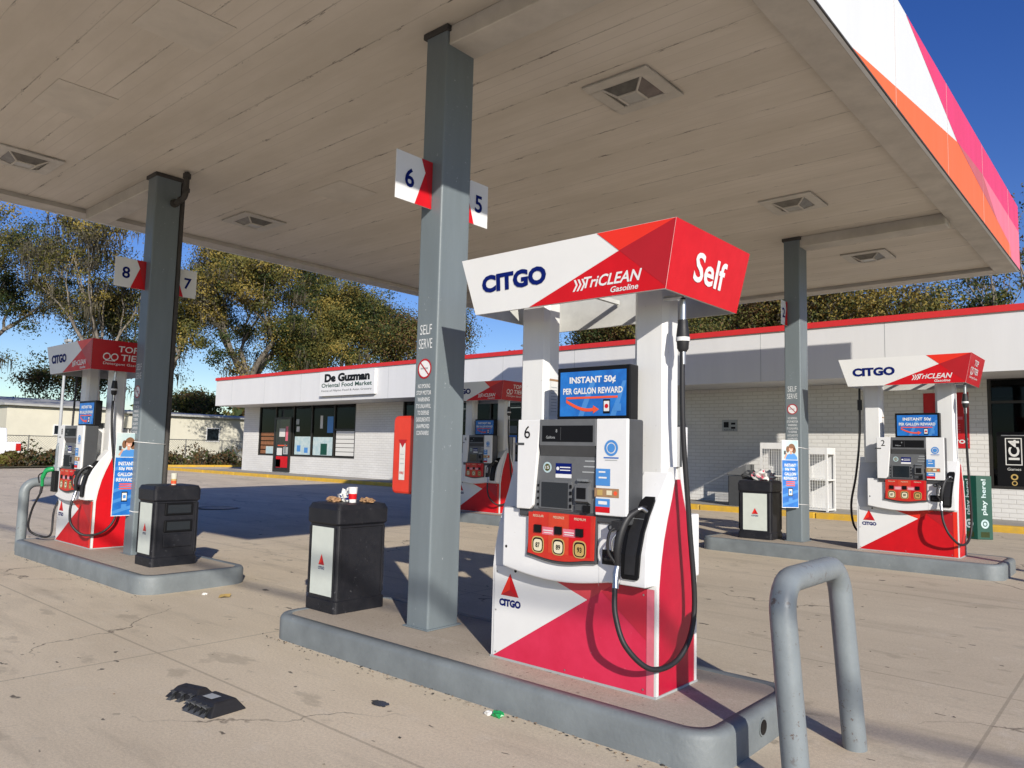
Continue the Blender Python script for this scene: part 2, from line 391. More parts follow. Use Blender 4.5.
# ------------------------------------------------------------------ canopy
CX0, CX1, CY0, CY1, CZ, CT = -13.13, -2.0, .2, 16.6, 5.32, 6.5
can = thing('canopy', 'flat forecourt canopy with planked cream soffit and white, orange and pink edge', 'canopy', ((CX0+CX1)/2, 8.4, CZ))
ox, oy, oz = can.location
def cb(mb, name, bevel=0):
    o = mb.build(name, can, bevel); o.matrix_parent_inverse = Matrix.Translation((-ox,-oy,-oz)); return o
cb(MB().box(CX0+.02, CX1-.02, CY0+.02, CY1-.02, CZ, CZ+.12, 'soffit'), 'soffit')
mb = MB().box(CX0, CX1, CY0, CY1, CT-.25, CT-.2, 'fwhite')
cb(mb, 'roof_deck')
# edge band hanging a little lower
rim = MB(); t = .34
rim.box(CX0, CX0+t, CY0, CY1, CZ-.07, CZ-.002, 'beamm'); rim.box(CX1-t, CX1, CY0, CY1, CZ-.07, CZ-.002, 'beamm')
rim.box(CX0+t, CX1-t, CY1-t, CY1, CZ-.072, CZ-.002, 'beamm'); rim.box(CX0+t, CX1-t, CY0, CY0+t, CZ-.072, CZ-.002, 'beamm')
cb(rim, 'soffit_border', .006)
fm = MB()
fm.box(CX0-.04, CX0-.002, CY0-.04, CY1+.04, CZ-.075, CT, 'fwhite'); fm.box(CX1+.002, CX1+.04, CY0-.04, CY1+.04, CZ-.075, CT, 'fwhite')
fm.box(CX0, CX1, CY0-.04, CY0-.002, CZ-.075, CT, 'fwhite'); fm.box(CX0, CX1, CY1+.002, CY1+.04, CZ-.075, CT, 'fwhite')
cb(fm, 'fascia')
# painted colour sweep on the sunny fascia
g = MB(); p = Pl((CX1+.04, 0, 0), (0,1,0), (0,0,1)); zb, zt = CZ-.07, CT-.005; ye = CY1+.035
p.poly(g, [(6.5,zb),(15.6,zb),(15.48,5.5),(11.18,5.92)], 'forange')
p.poly(g, [(8.6,zt),(11.18,5.92),(13.0,6.02),(ye,6.0),(ye,zt)], 'fmag')
p.poly(g, [(11.18,5.92),(13.0,6.02),(14.2,5.62),(13.2,5.72)], 'fgrey', .004)
p.poly(g, [(11.18,5.92),(13.2,5.72),(15.48,5.5),(15.6,zb),(ye,zb),(ye,6.0),(13.0,6.02)], 'fpink', .003)
cb(g, 'painted_sweep')
sm = MB()
y = CY0+.6
while y < CY1:
    sm.box(CX1+.04, CX1+.045, y, y+.0015, zb, zt, 'fascia_line'); y += 2.44
sm.box(CX1+.04, CX1+.052, CY0, CY1, CZ-.078, CZ-.06, 'iron')
cb(sm, 'fascia_seam')
for x0, x1, y0 in ((-4.62,CX1-t,4.28),(-4.62,CX1-t,12.28),(CX0+t,-10.30,4.28),(CX0+t,-10.30,12.28)):
    cb(MB().box(x0, x1, y0, y0+.32, CZ-.17, CZ-.001, 'beamm'), 'cross_beam', .01)
for x0, x1, y0, y1 in ((-9.2,-8.35,2.45,3.03),(-6.72,-6.05,2.5,3.12),(-9.2,-8.45,5.98,6.63)):
    cb(MB().box(x0, x1, y0, y1, CZ-.006, CZ-.001, 'patch'), 'ceiling_patch', .002)
for lx in (-3.93, -11.15):
    for ly in (2.95, 6.25, 10.56, 14.15):
        f = MB(); w, w2, q = .37, .235, .11; z1 = CZ-.001
        for a,b,e,g_ in ((-w,w,-w,-w2),(-w,w,w2,w),(-w,-w2,-w2,w2),(w2,w,-w2,w2)): f.box(lx+a, lx+b, ly+e, ly+g_, CZ-.026, z1, 'fixt')
        fo = cb(f, 'recessed_light', .006)
        zt0, zb0 = CZ-.014, CZ-.085
        T_ = [(lx-w2,ly-w2,zt0),(lx+w2,ly-w2,zt0),(lx+w2,ly+w2,zt0),(lx-w2,ly+w2,zt0)]; B_ = [(lx-q,ly-q,zb0),(lx+q,ly-q,zb0),(lx+q,ly+q,zb0),(lx-q,ly+q,zb0)]
        L_ = MB()
        for k in range(4): L_.add([T_[k],T_[(k+1)%4],B_[(k+1)%4],B_[k]], [(0,1,2,3)], 'lglass')
        L_.add(B_, [(3,2,1,0)], 'lens'); L_.build('lens', fo)
        rb = MB()
        for k in range(4): rb.tube([T_[k],B_[k]], .013, 'fixt', 6); rb.tube([B_[k],B_[(k+1)%4]], .013, 'fixt', 6)
        rb.build('lens_rib', fo)

# ------------------------------------------------------------------ columns
def column(cx0, cy0, zb, label, textface=True):
    w, d = .263, .344
    c = thing('canopy_column', label, 'column', (cx0+w/2, cy0+d/2, zb), group='steel columns holding up the canopy')
    H = CZ - zb - .005
    mb = MB().prism(rrect(-w/2, w/2, -d/2, d/2, .018, 3), 'z', 0, H, 'colm')
    mb.build('post', c)
    b = MB().box(-w/2-.02, w/2+.02, -d/2-.02, d/2+.02, 0, .012, 'colm'); b.build('base_plate', c, .003)
    b = MB().box(-w/2-.02, w/2+.02, -d/2-.02, d/2+.02, H-.05, H, 'iron'); b.build('top_bracket', c, .003)
    g = MB(); p = Pl((-w/2, -d/2, -.2), (1,0,0), (0,0,1)); cc = .125
    p.text(g, 'SELF', cc, 2.62, .145, .085, 'stencil', bold=0, align='C'); p.text(g, 'SERVE', cc, 2.50, .165, .085, 'stencil', bold=0, align='C')
    for i, s_ in enumerate(('NO SMOKING','STOP MOTOR','WARNING','IT IS UNLAWFUL','TO DISPENSE','GASOLINE INTO','UNAPPROVED','CONTAINERS')):
        p.text(g, s_, cc, 2.165-i*.056, (.15,.18,.15,.18,.14,.17,.16,.15)[i], .036, 'stencil', bold=.015, align='C')
    g.build('stencil_lettering', c)
    g = MB(); p.disc(g, cc, 2.33, .082, 'white2', .002); p.ring(g, cc, 2.33, .07, .085, 'reddk', .004)
    p.rect(g, cc-.05, cc+.04, 2.325, 2.34, 'lgrey', .003)
    p.poly(g, [(cc-.053,2.375),(cc-.045,2.383),(cc+.053,2.285),(cc+.045,2.277)], 'reddk', .0045)
    g.build('no_smoking_sign', c)
    return c
ROW = ((4.25, .2), (12.25, .327))
column(-4.812, 4.25, .2, 'grey steel canopy column between the closest pump and the trash bin with paper bags on top')
column(-10.45, 4.25, .2, 'grey steel canopy column with a downpipe elbow and blue banner, on the left island')
column(-4.73, 12.25, .327, 'grey steel canopy column on the far island, beside the pump numbered 2')
dp = MB(); zc = CZ-.02
pa = [(-9.84,4.5,zc),(-9.84,4.5,zc-.26)]+[(-9.84-.09+.09*math.cos(a),4.5,zc-.26-.09*math.sin(a)) for a in (.4,.8,1.2,1.57)]+[(-10.10,4.5,zc-.36),(-10.184,4.5,zc-.36)]
dp.tube(pa, .036, 'iron', 12)
dp.cyl((-9.84,4.5,zc-.02),(-9.84,4.5,zc-.08), .052, 'iron'); dp.cyl((-9.84,4.5,zc-.22),(-9.84,4.5,zc-.27), .047, 'iron'); dp.cyl((-9.95,4.5,zc-.35),(-10.0,4.5,zc-.35), .047, 'iron'); dp.cyl((-10.12,4.5,zc-.36),(-10.183,4.5,zc-.36), .055, 'iron')
dp.tube([(-10.23,4.635,zc),(-10.23,4.635,.2)], .036, 'iron', 12)
tag(dp.build('downpipe'), 'black elbowed drain pipe running down the back of the left column', 'pipe')

def number_sign(num, x, y0, y1, z0, z1, inner_high_y, label):
    c = thing('number_sign', label, 'sign', (x, (y0+y1)/2, z0), group='pump number signs on the columns')
    w, h = y1-y0, z1-z0
    MB().box(-.006, .006, -w/2, w/2, 0, h, 'white2').build('panel', c, .002)
    g = MB()
    for sgn in (1, -1):
        p = Pl((.006*sgn, -w/2*sgn, 0), (0,sgn,0), (0,0,1))
        inner = inner_high_y if sgn > 0 else not inner_high_y
        X = (lambda a: a) if inner else (lambda a: w-a)
        P2 = [(X(w),0),(X(w),h),(X(w*.68),h),(X(w*.8),h*.72),(X(w*.52),0)]
        if not inner: P2 = P2[::-1]
        p.poly(g, P2, 'red', .002)
        p2 = [(X(w),h*.0),(X(w),h),(X(w*.68),h),(X(w*.8),h*.72)]
        if not inner: p2 = p2[::-1]
        p.poly(g, p2, 'reddk', .003)
        p.text(g, num, X(w*.36), h*.30, None, h*.40, 'navy', .004, bold=.02, align='C')
    g.build('number_graphic', c)
number_sign('6', -4.68, 3.85, 4.245, 3.70, 4.11, True, 'pump number sign reading 6 on the column beside the closest pump')
number_sign('5', -4.68, 4.60, 4.95, 3.70, 4.10, False, 'pump number sign reading 5 on the right of the closest column')
number_sign('8', -10.32, 3.85, 4.245, 3.70, 4.09, True, 'pump number sign reading 8 on the left island column')
number_sign('7', -10.32, 4.60, 4.95, 3.70, 4.09, False, 'pump number sign reading 7 on the left island column')
number_sign('2', -4.68, 12.0, 12.245, 3.84, 4.24, True, 'pump number sign reading 2 on the far column before the brick wall')

# ------------------------------------------------------------------ islands
def island(x0, x1, y0, y1, zg, zt, label, hole=False):
    c = thing('pump_island', label, 'kerb island', ((x0+x1)/2, (y0+y1)/2, zg), group='raised pump islands with grey painted kerbs')
    hx, hy, H = (x1-x0)/2, (y1-y0)/2, zt-zg; t = .10; r = .23
    rings = [(0,-.12,0),(0,H-.035,0),(.006,H-.018,1),(.022,H,1),(t,H,1),(t+.01,H-.03,0)]
    loops = []
    for off, z, _ in rings: loops += [(a,b,z) for a,b in rrect(-hx+off, hx-off, -hy+off, hy-off, max(.05, r-off), 8)]
    n = len(rrect(0,1,0,1,.1,8)); fs = [(k*n+i, k*n+(i+1)%n, (k+1)*n+(i+1)%n, (k+1)*n+i) for k in range(len(rings)-1) for i in range(n)]
    MB().add(loops, fs, 'curbm', True).build('kerb_edge', c)
    top = rrect(-hx+t, hx-t, -hy+t, hy-t, r-t, 8)
    MB().prism(top, 'z', H-.06, H-.001, 'isl').build('concrete_top', c)
    if hole:
        hb = MB(); yy = -hy+.62
        hb.tube([(hx-.01,yy,H-.085),(hx+.006,yy,H-.085)], .052, 'curbm', 20); hb.tube([(hx,yy,H-.085),(hx+.008,yy,H-.085)], .042, 'black', 20)
        hb.build('drain_hole', c)
    return c
island(-6.0, -1.82, 3.72, 4.97, 0, .2, 'grey kerbed island carrying the closest pump and the hoop bollard end', True)
island(-12.85, -8.42, 3.64, 4.93, 0, .2, 'grey kerbed island on the left carrying the pump with the green nozzle')
island(-5.98, -1.68, 11.70, 12.97, .12, .327, 'grey kerbed island under the pump numbered 2')
island(-12.75, -8.3, 11.70, 12.97, .12, .327, 'grey kerbed island in canopy shade under the shaded rear pump')

def hoop(x, y0, y1, zb, H, r, label, m='boll'):
    c = 0.16; pts = [(x,y0,zb-.02),(x,y0,zb+H-c)]
    pts += [(x,y0+c-c*math.cos(R(a)),zb+H-c+c*math.sin(R(a))) for a in range(15,90,15)]
    pts += [(x,y0+c,zb+H),(x,y1-c,zb+H)]
    pts += [(x,y1-c+c*math.sin(R(a)),zb+H-c+c*math.cos(R(a))) for a in range(15,90,15)] + [(x,y1,zb+H-c),(x,y1,zb-.02)]
    o = MB().tube([(a-x, b-(y0+y1)/2, q-zb) for a,b,q in pts], r, m, 20).build('hoop_bollard', loc=(x,(y0+y1)/2,zb))
    return tag(o, label, 'bollard', 'hoop bollards guarding island ends')
hb_ = hoop(-1.425, 3.82, 4.70, 0, 1.03, .066, 'chipped grey hoop bollard standing closest, in front of the pumps')
hb_.rotation_euler = (0, R(-4.5), 0)
hoop(-1.12, 11.8, 12.7, .125, 1.04, .074, 'grey hoop bollard at the right end of the far island')
hoop(-13.05, 3.82, 4.60, 0, 1.02, .07, 'grey hoop bollard beside the pump with the green nozzle')
hoop(-43.5, 14.1, 15.3, .16, 1.35, .09, 'far grey hoop bollard near the tall light pole')

# ------------------------------------------------------------------ pumps
PW, PD = 1.315, .51
def tricolour(p, g, u0, v0, w, h, sc=1.):
    """small three-facet red triangle emblem"""
    A=(u0+w/2,v0+h); B=(u0,v0); C=(u0+w,v0); O=(u0+w*.5,v0+h*.28)
    p.poly(g, [A,B,O], 'redor', .008); p.poly(g, [O,B,C], 'reddk', .008); p.poly(g, [A,O,C], 'red', .008)
def advert(p, g, u0, u1, v0, v1, d=.003):
    W, H = u1-u0, v1-v0
    p.rect(g, u0, u1, v0, v1, 'bluec', d)
    for k in range(4):
        a = u0+W*(.05+.24*k); p.poly(g, [(a,v0),(a+W*.08,v0),(min(u1,a+W*.26),v0+H*.75),(min(u1,a+W*.18),v0+H*.75)], 'blue2' if k%2 else 'bluec', d+.0005)
    p.text(g, 'INSTANT 50¢', (u0+u1)/2, v0+H*.70, W*.70, H*.18, 'white2', d+.002, .035, align='C')
    p.text(g, 'PER GALLON REWARD', (u0+u1)/2, v0+H*.49, W*.9, H*.14, 'white2', d+.002, .03, align='C')
    p.rect(g, u0+W*.10, u0+W*.88, v0+H*.385, v0+H*.43, 'orange', d+.002)
    arr = [(u0+W*(.10+.42*t), v0+H*(.34-.26*math.sin(t*math.pi*.55)+.06*t)) for t in [i/8 for i in range(9)]]
    for a, b in zip(arr[:-1], arr[1:]): p.poly(g, [(a[0],a[1]-H*.035),(b[0],b[1]-H*.035),(b[0],b[1]+H*.035),(a[0],a[1]+H*.035)], 'orange', d+.0025)
    e = arr[-1]; p.poly(g, [(e[0],e[1]-H*.09),(e[0]+W*.09,e[1]),(e[0],e[1]+H*.09)], 'orange', d+.0025)
    p.rect(g, u0+W*.67, u0+W*.77, v0+H*.05, v0+H*.36, 'black', d+.002); p.rect(g, u0+W*.68, u0+W*.76, v0+H*.10, v0+H*.32, 'white2', d+.003)
    p.disc(g, u0+W*.72, v0+H*.21, H*.05, 'red', d+.0035, 12)
    p.rect(g, u0+W*.83, u0+W*.93, v0+H*.10, v0+H*.26, 'blue2', d+.002)

def pump(x, y, z, num, endtext, faded, label, green=False, lefthose=False):
    c = thing('fuel_pump', label, 'fuel pump', (x+PW/2, y+PD/2, z), group='fuel pumps on the islands')
    SX, SY = PW/2, PD/2
    def bd(mb, name, parent=c, bevel=0):
        mb.v = [(a-SX, b-SY, q) for a,b,q in mb.v]; return mb.build(name, parent, bevel)
    RM, RD, RL = ('pink','pinkd','pinkl') if faded else ('red','reddk','redor')
    # outline of the body seen from the end
    half = [(0,.0),(0,.64),(.02,.78),(.055,.93),(.10,1.06),(.15,1.18),(.19,1.30),(.20,1.38)]
    prof = half + [(PD-a,b) for a,b in half[::-1]]
    bd(MB().prism(prof, 'x', .012, PW-.012, 'white'), 'body')
    for s_, xx, nn in ((1, PW, 1), (-1, 0, -1)):
        trim = MB(); a, b = (PW-.012, PW+.012) if s_ > 0 else (-.012, .012)
        w = .028; ins = [(min(p_[0]+w, PD/2-.004) if p_[0] < PD/2 else max(p_[0]-w, PD/2+.004), p_[1]) for p_ in prof]
        n = len(prof); vs = [(t_,)+p_ for t_ in (a,b) for p_ in prof] + [(t_,)+p_ for t_ in (a,b) for p_ in ins]
        fs = []
        for i in range(n-1):
            fs += [(i,i+1,n+i+1,n+i), (2*n+i,3*n+i,3*n+i+1,2*n+i+1), (n+i,n+i+1,3*n+i+1,3*n+i), (i,2*n+i,2*n+i+1,i+1)]
        trim.add(vs, fs, 'white'); 
        sp = MB().prism([(p_[0],p_[1]) for p_ in ins if p_[1] < 1.36], 'x', min(a,b)+.004, max(a,b)-.004, 'side' if faded else 'red')
        so = bd(sp, 'side_panel'); bd(trim, 'white_trim', so)
    # lower front graphics
    for sgn in (1, -1):
        p = Pl((0,0,0),(1,0,0),(0,0,1)) if sgn > 0 else Pl((PW,PD,0),(-1,0,0),(0,0,1))
        g = MB(); e = .012
        p.rect(g, e, PW-e, .012, .638, RM, .004)
        p.poly(g, [(e,.012),(.82,.51),(.44,.638),(e,.638)], 'hdr', .006)
        p.poly(g, [(.44,.638),(.82,.51),(1.025,.638)], RL, .006)
        p.poly(g, [(.93,.577),(1.26,.33),(1.26,.638),(1.025,.638)], RD, .006)
        p.rect(g, 1.262, PW-.001, .012, .638, 'pinks' if faded else 'redor', .0065)
        go = bd(g, 'front_graphic')
        g = MB(); tricolour(p, g, .075, .44, .165, .155)
        p.text(g, 'CITGO', .06, .365, .20, .052, 'navy', .0075, .06)
        p.disc(g, .205, .62, .012, 'black', .0075, 12)
        bd(g, 'emblem', go)
        g = MB()
        for a,b in ((.035,.04),(.035,.60),(1.24,.04),(1.24,.60),(.65,.035),(.03,.33)): p.disc(g, a, b, .0065, 'steel', .0085, 10)
        bd(g, 'screws', go)
    bd(MB().box(-.015, PW+.015, -.01, PD+.01, -.001, .012, 'lgrey'), 'plinth')
    # uprights
    for a, b in ((.05,.31),(1.035,1.29)):
        ch = .035
        o = [(a+ch,.165),(b-ch,.165),(b,.165+ch),(b,.345-ch),(b-ch,.345),(a+ch,.345),(a,.345-ch),(a,.165+ch)]
        bd(MB().prism(o, 'z', 1.30, 2.72, 'white'), 'upright')
        g = MB(); p = Pl((0,.165,0),(1,0,0),(0,0,1))
        p.rect(g, a+ch, b-ch, 1.955, 1.958, 'grey', .001); p.rect(g, a+.03, a+.033, 1.40, 1.95, 'lgrey', .001)
    # little notice on left upright
    g = MB(); p = Pl((.31,.165+.035,0),(0,1,0),(0,0,1))
    p.rect(g, .01, .10, 1.72, 1.98, 'paper', .002)
    for k in range(9): p.rect(g, .02, .09, 1.75+k*.022, 1.756+k*.022, 'lgrey', .003)
    p.rect(g, .0, .105, 1.975, 1.99, 'brown', .004)
    bd(g, 'notice')
    # ---- head cabinet, both faces alike; the rear one plain
    yb = PD+.10
    head = MB().box(.33, 1.20, -.13, .045, 1.02, 1.672, 'char'); head.box(.345,1.03,.046,PD+.02,1.02,1.66,'white2'); head.box(.33,1.20,PD+.021,PD+.12,1.02,1.66,'white2')
    hd = bd(head, 'head_cabinet', bevel=.012)
    F_ = Pl((0,-.13,0),(1,0,0),(0,0,1))
    # lower, wider shell with curved bottom
    n = 14; lo = [(.17,1.068)] + [(.17,.665)] + [(.17+.96*t, .665-.05*math.sin(math.pi*min(1,t*1.05))) for t in [i/n for i in range(1,n)]] + [(1.13,.662),(1.13,1.068)]
    bd(MB().prism(lo[::-1], 'y', -.11, .12, 'white2'), 'lower_shell', bevel=.01)
    wf = MB().prism([(.325,1.072),(.44,1.072),(.47,1.10),(.52,1.655),(.52,1.672),(.325,1.672)], 'y', -.155, -.128, 'white2')
    bd(wf, 'face_panel', hd, .006)
    bd(MB().box(.975, 1.205, -.155, -.128, 1.072, 1.672, 'white2'), 'face_panel', hd, .006)
    # grey bezel with display on top, sloped hood
    bz = MB(); bz.box(.522, .973, -.160, -.128, 1.50, 1.672, 'grey')
    bz.add([(.522,-.160,1.50),(.973,-.160,1.50),(.973,-.135,1.43),(.522,-.135,1.43)], [(0,3,2,1)], 'char')
    bz.prism([(.46,1.075),(.973,1.075),(.973,1.43),(.505,1.43)], 'y', -.136, -.128, 'grey')
    bo = bd(bz, 'display_bezel', bevel=.003)
    g = MB(); p = Pl((0,-.160,0),(1,0,0),(0,0,1)); p.rect(g, .545, .955, 1.525, 1.63, 'black', .003)
    p.text(g, 'Gallons', .58, 1.545, .075, .018, 'lgrey', .005, 0); p.text(g, '8', .66, 1.585, .012, .022, 'lgrey', .005, 0); p.rect(g, .70,.702,1.535,1.62,'grey',.005)
    bd(g, 'price_display', bo)
    p = Pl((0,-.136,0),(1,0,0),(0,0,1))
    g = MB(); g.box(.515,.785,-.145,-.136,1.085,1.27,'grey'); bd(g, 'screen_frame', bo, .003)
    g = MB(); Pl((0,-.145,0),(1,0,0),(0,0,1)).rect(g, .535,.755,1.095,1.258,'screen',.002); bd(g, 'screen', bo)
    g = MB()
    for k in range(4):
        g.box(.770,.784,-.152,-.145,1.10+k*.042,1.122+k*.042,'black'); g.box(.495,.508,-.142,-.136,1.10+k*.042,1.115+k*.042,'black')
    bd(g, 'soft_keys', bo)
    g = MB(); g.prism([(-.136,1.13),(-.175,1.15),(-.175,1.24),(-.136,1.27)], 'x', .83, .93, 'grey'); g.box(.845,.915,-.178,-.174,1.165,1.235,'black')
    g.box(.835,.925,-.160,-.136,1.275,1.29,'steel'); g.prism([(-.136,1.085),(-.155,1.09),(-.155,1.125),(-.136,1.14)], 'x', .82, .90, 'char')
    g.box(.885,.925,-.165,-.136,1.08,1.125,'black')
    bd(g, 'card_reader', bo)
    g = MB(); p.disc(g, .575, 1.355, .036, 'poster', .002); p.disc(g, .575, 1.355, .024, 'lf_mid', .003); p.text(g, '15', .56,1.345,.03,.02,'white2',.004,.02)
    p.rect(g, .645,.775,1.315,1.385,'navy',.002); p.rect(g,.645,.775,1.29,1.315,'white2',.002); p.rect(g,.68,.765,1.355,1.362,'white2',.003); p.rect(g,.68,.765,1.337,1.343,'white2',.003); p.disc(g,.663,1.35,.012,'white2',.003,12)
    for k in range(3): p.rect(g, .88-.01*k,.955,1.40-k*.035,1.408-k*.035,'lgrey',.002)
    bd(g, 'stickers', bo); g = MB()
    q = Pl((0,-.155,0),(1,0,0),(0,0,1))
    q.ring(g, 1.09,1.49,.035,.05,'blue2',.002); q.disc(g,1.09,1.49,.028,'blue2',.002); q.rect(g,1.035,1.145,1.425,1.433,'bluec',.002); q.rect(g,1.045,1.135,1.412,1.416,'lgrey',.002)
    q.rect(g,.978,1.085,1.255,1.36,'blue2',.002); q.rect(g,1.0,1.06,1.30,1.31,'white2',.003); q.rect(g,1.0,1.05,1.335,1.345,'white2',.003)
    q.rect(g,.97,1.15,1.185,1.24,'brown',.002); q.rect(g,.99,1.03,1.195,1.23,'gold',.003); q.rect(g,1.06,1.10,1.20,1.228,'cream',.003); q.disc(g,1.125,1.212,.014,'orange',.003,12)
    q.rect(g,.978,1.085,1.125,1.175,'blue2',.002); q.rect(g,.978,1.085,1.09,1.125,'red',.002); q.rect(g,1.0,1.065,1.14,1.16,'white2',.003)
    bd(g, 'stickers', hd)
    g = MB(); p = Pl((0,-.155,0),(1,0,0),(0,0,1)); p.text(g, num, .385, 1.545, None, .085, 'black', .003, .0)
    g.box(.30,.385,-.158,-.156,1.50,1.515,'char'); bd(g, 'pump_number', hd)
    # red grade selector
    n = 10; kp = [(.415+.53*t, .79-.035*math.sin(math.pi*t)) for t in [i/n for i in range(n+1)]]
    kb = MB().prism(([(.405,.765)]+[(a,b-.022) for a,b in kp[1:-1]]+[(.972,.765),(.972,1.075),(.45,1.075)])[::-1], 'y', -.135, -.11, 'char')
    bd(kb, 'selector_frame', bevel=.003)
    kf = MB().prism(([(.425,.785)]+[(a,b) for a,b in kp[1:-1]]+[(.958,.785),(.965,1.06),(.465,1.06)])[::-1], 'y', -.146, -.134, 'gradea')
    ko = bd(kf, 'grade_selector')
    p = Pl((0,-.146,0),(1,0,0),(0,0,1)); g = MB()
    for i, (cx, nm) in enumerate(((.515,'87'),(.685,'89'),(.855,'93'))):
        p.rect(g, cx-.085, cx+.085-.004, .80, 1.055, ('gradea','gradeb','red')[i], .001)
        p.poly(g, [(cx+k*.052*math.copysign(abs(math.cos(t))**.6,math.cos(t)), .845+.055*math.copysign(abs(math.sin(t))**.6,math.sin(t))) for k in (1,) for t in [j*math.pi/12 for j in range(24)]], 'gold', .003)
        p.poly(g, [(cx+.044*math.copysign(abs(math.cos(t))**.6,math.cos(t)), .844+.047*math.copysign(abs(math.sin(t))**.6,math.sin(t))) for t in [j*math.pi/12 for j in range(24)]], 'black', .0035)
        p.poly(g, [(cx+.036*math.copysign(abs(math.cos(t))**.6,math.cos(t)), .842+.038*math.copysign(abs(math.sin(t))**.6,math.sin(t))) for t in [j*math.pi/12 for j in range(24)]], 'gold' if i==2 else 'cream', .004)
        p.text(g, nm, cx, .825, .036, .034, 'black', .005, .03, align='C')
        g.box(cx-.028, cx+.028, -.158, -.146, .925, .975, 'black')
        p.text(g, ('REGULAR','MIDGRADE','PREMIUM')[i], cx, 1.025, .09, .016, 'cream', .003, 0, align='C')
        if i < 2: p.rect(g, cx+.035, cx+.135, .915, .965, 'pinks', .0025); p.rect(g, cx+.045, cx+.125, .94, .946, 'white2', .0035); p.rect(g, cx+.05, cx+.12, .926, .931, 'white2', .0035)
    bd(g, 'grade_buttons', ko)
    # lock and receipt slot
    p = Pl((0,-.11,0),(1,0,0),(0,0,1))
    g = MB(); g.tube([(1.075,-.105,1.0),(1.075,-.125,1.0)], .025, 'char', 18); g.tube([(1.075,-.12,1.0),(1.075,-.128,1.0)], .012, 'steel', 12); bd(g, 'lock')
    g = MB(); g.box(1.005,1.125,-.118,-.109,.77,.86,'black'); g.prism([(-.118,.79),(-.14,.80),(-.14,.815),(-.118,.84)],'x',1.03,1.10,'rubber'); bd(g, 'receipt_slot', bevel=.003)
    g = MB(); p.disc(g, .205, .80, .010, 'black', .002, 10); p.rect(g, .175, 1.30, 1.066, 1.0675, 'lgrey', .001); p.rect(g,.978,.9795,.63,1.06,'lgrey',.001); bd(g, 'panel_seam')
    # nozzle boot
    SHP = [(.66,-.108),(.85,-.102),(.98,-.075),(1.08,-.03),(1.18,.035),(1.27,.105),(1.345,.165)]
    def fy(z):
        for (z0,y0),(z1,y1) in zip(SHP[:-1], SHP[1:]):
            if z <= z1: return y0+(y1-y0)*(z-z0)/(z1-z0)
        return SHP[-1][1]
    bd(MB().prism([(y_,z_) for z_,y_ in SHP]+[(.21,1.345),(.21,.66)], 'x', 1.1305, 1.311, 'white2'), 'nozzle_shoulder', bevel=.005)
    def sheet_(mb, rows, off, m_):       # a plate that follows the curved shoulder; rows of (z, x0, x1)
        vs = []
        for z_,a,b in rows: vs += [(a,fy(z_)-off,z_),(b,fy(z_)-off,z_),(a,fy(z_)+.01,z_),(b,fy(z_)+.01,z_)]
        fs = []; k_ = len(rows)
        for i_ in range(k_-1):
            o_ = 4*i_; fs += [(o_,o_+1,o_+5,o_+4),(o_+1,o_+3,o_+7,o_+5),(o_+2,o_,o_+4,o_+6)]
        fs += [(0,2,3,1),(4*k_-4,4*k_-3,4*k_-1,4*k_-2)]
        mb.add(vs, fs, m_)
    bt = MB(); sheet_(bt, [(.70,1.16,1.258),(.715,1.148,1.268),(.80,1.146,1.274),(.85,1.147,1.277),(.93,1.150,1.283),(.98,1.154,1.287),(1.03,1.162,1.291),(1.08,1.175,1.294),(1.13,1.190,1.297),(1.17,1.205,1.297),(1.195,1.225,1.285)], .018, 'black')
    bto = bd(bt, 'nozzle_boot')
    b2 = MB(); sheet_(b2, [(.73,1.175,1.245),(.85,1.178,1.252),(.98,1.185,1.262),(1.08,1.205,1.268),(1.14,1.225,1.262)], .023, 'rubber'); bd(b2, 'boot_recess', bto)
    # nozzle
    nz = MB()
    body = spline([(1.155,-.17,.78),(1.163,-.185,.88),(1.178,-.17,.99),(1.20,-.13,1.07),(1.235,-.075,1.115)], 6)
    rr = [.017+.010*math.sin(math.pi*min(1,i/(len(body)-1))) for i in range(len(body))]
    nz.tube(body, rr, 'rubber', 12)
    nz.tube(spline([(1.172,-.18,1.02),(1.125,-.215,.98),(1.115,-.215,.87),(1.15,-.18,.79)], 6), .009, 'rubber', 8)
    nz.tube(spline([(1.16,-.185,.98),(1.135,-.205,.93),(1.137,-.20,.87)], 5), .007, 'steel', 8)
    nz.box(1.13,1.185,-.205,-.145,.995,1.05,'rubber')
    no = bd(nz, 'nozzle', bevel=0)
    bd(MB().tube(spline([(1.222,-.09,1.105),(1.25,-.06,1.125),(1.268,-.025,1.105)],5), .013, 'steel', 10), 'spout', no)
    bd(MB().tube([(1.155,-.17,.78),(1.15,-.18,.73),(1.158,-.195,.69),(1.165,-.205,.65)], [.018,.024,.019,.021], 'steel', 12), 'swivel', no)
    # hose and breakaway
    hp = spline([(1.43,.12,2.44),(1.43,.12,1.7),(1.435,.20,1.05),(1.44,.26,.50),(1.42,.13,.25),(1.36,-.10,.20),(1.26,-.23,.33),(1.19,-.24,.50),(1.165,-.215,.655)], 9)
    ho = bd(MB().tube(hp, .0165, 'rubber', 10), 'hose')
    bk = MB(); bk.tube([(1.43,.12,2.43),(1.43,.12,2.30)], .02, 'steel', 12); bk.tube([(1.43,.12,2.30),(1.43,.12,2.20),(1.43,.12,2.12),(1.43,.12,2.10)], [.03,.042,.036,.024], 'rubber', 14)
    bk.tube([(1.43,.12,2.19),(1.43,.12,2.165)], .044, 'white', 14); bk.tube([(1.43,.12,2.10),(1.43,.12,2.02)], .02, 'steel', 12); bd(bk, 'breakaway_coupling', ho)
    hk = MB().tube([(1.30,.12,2.45),(1.43,.12,2.45)], .018, 'steel', 10); bd(hk, 'hose_outlet', ho)
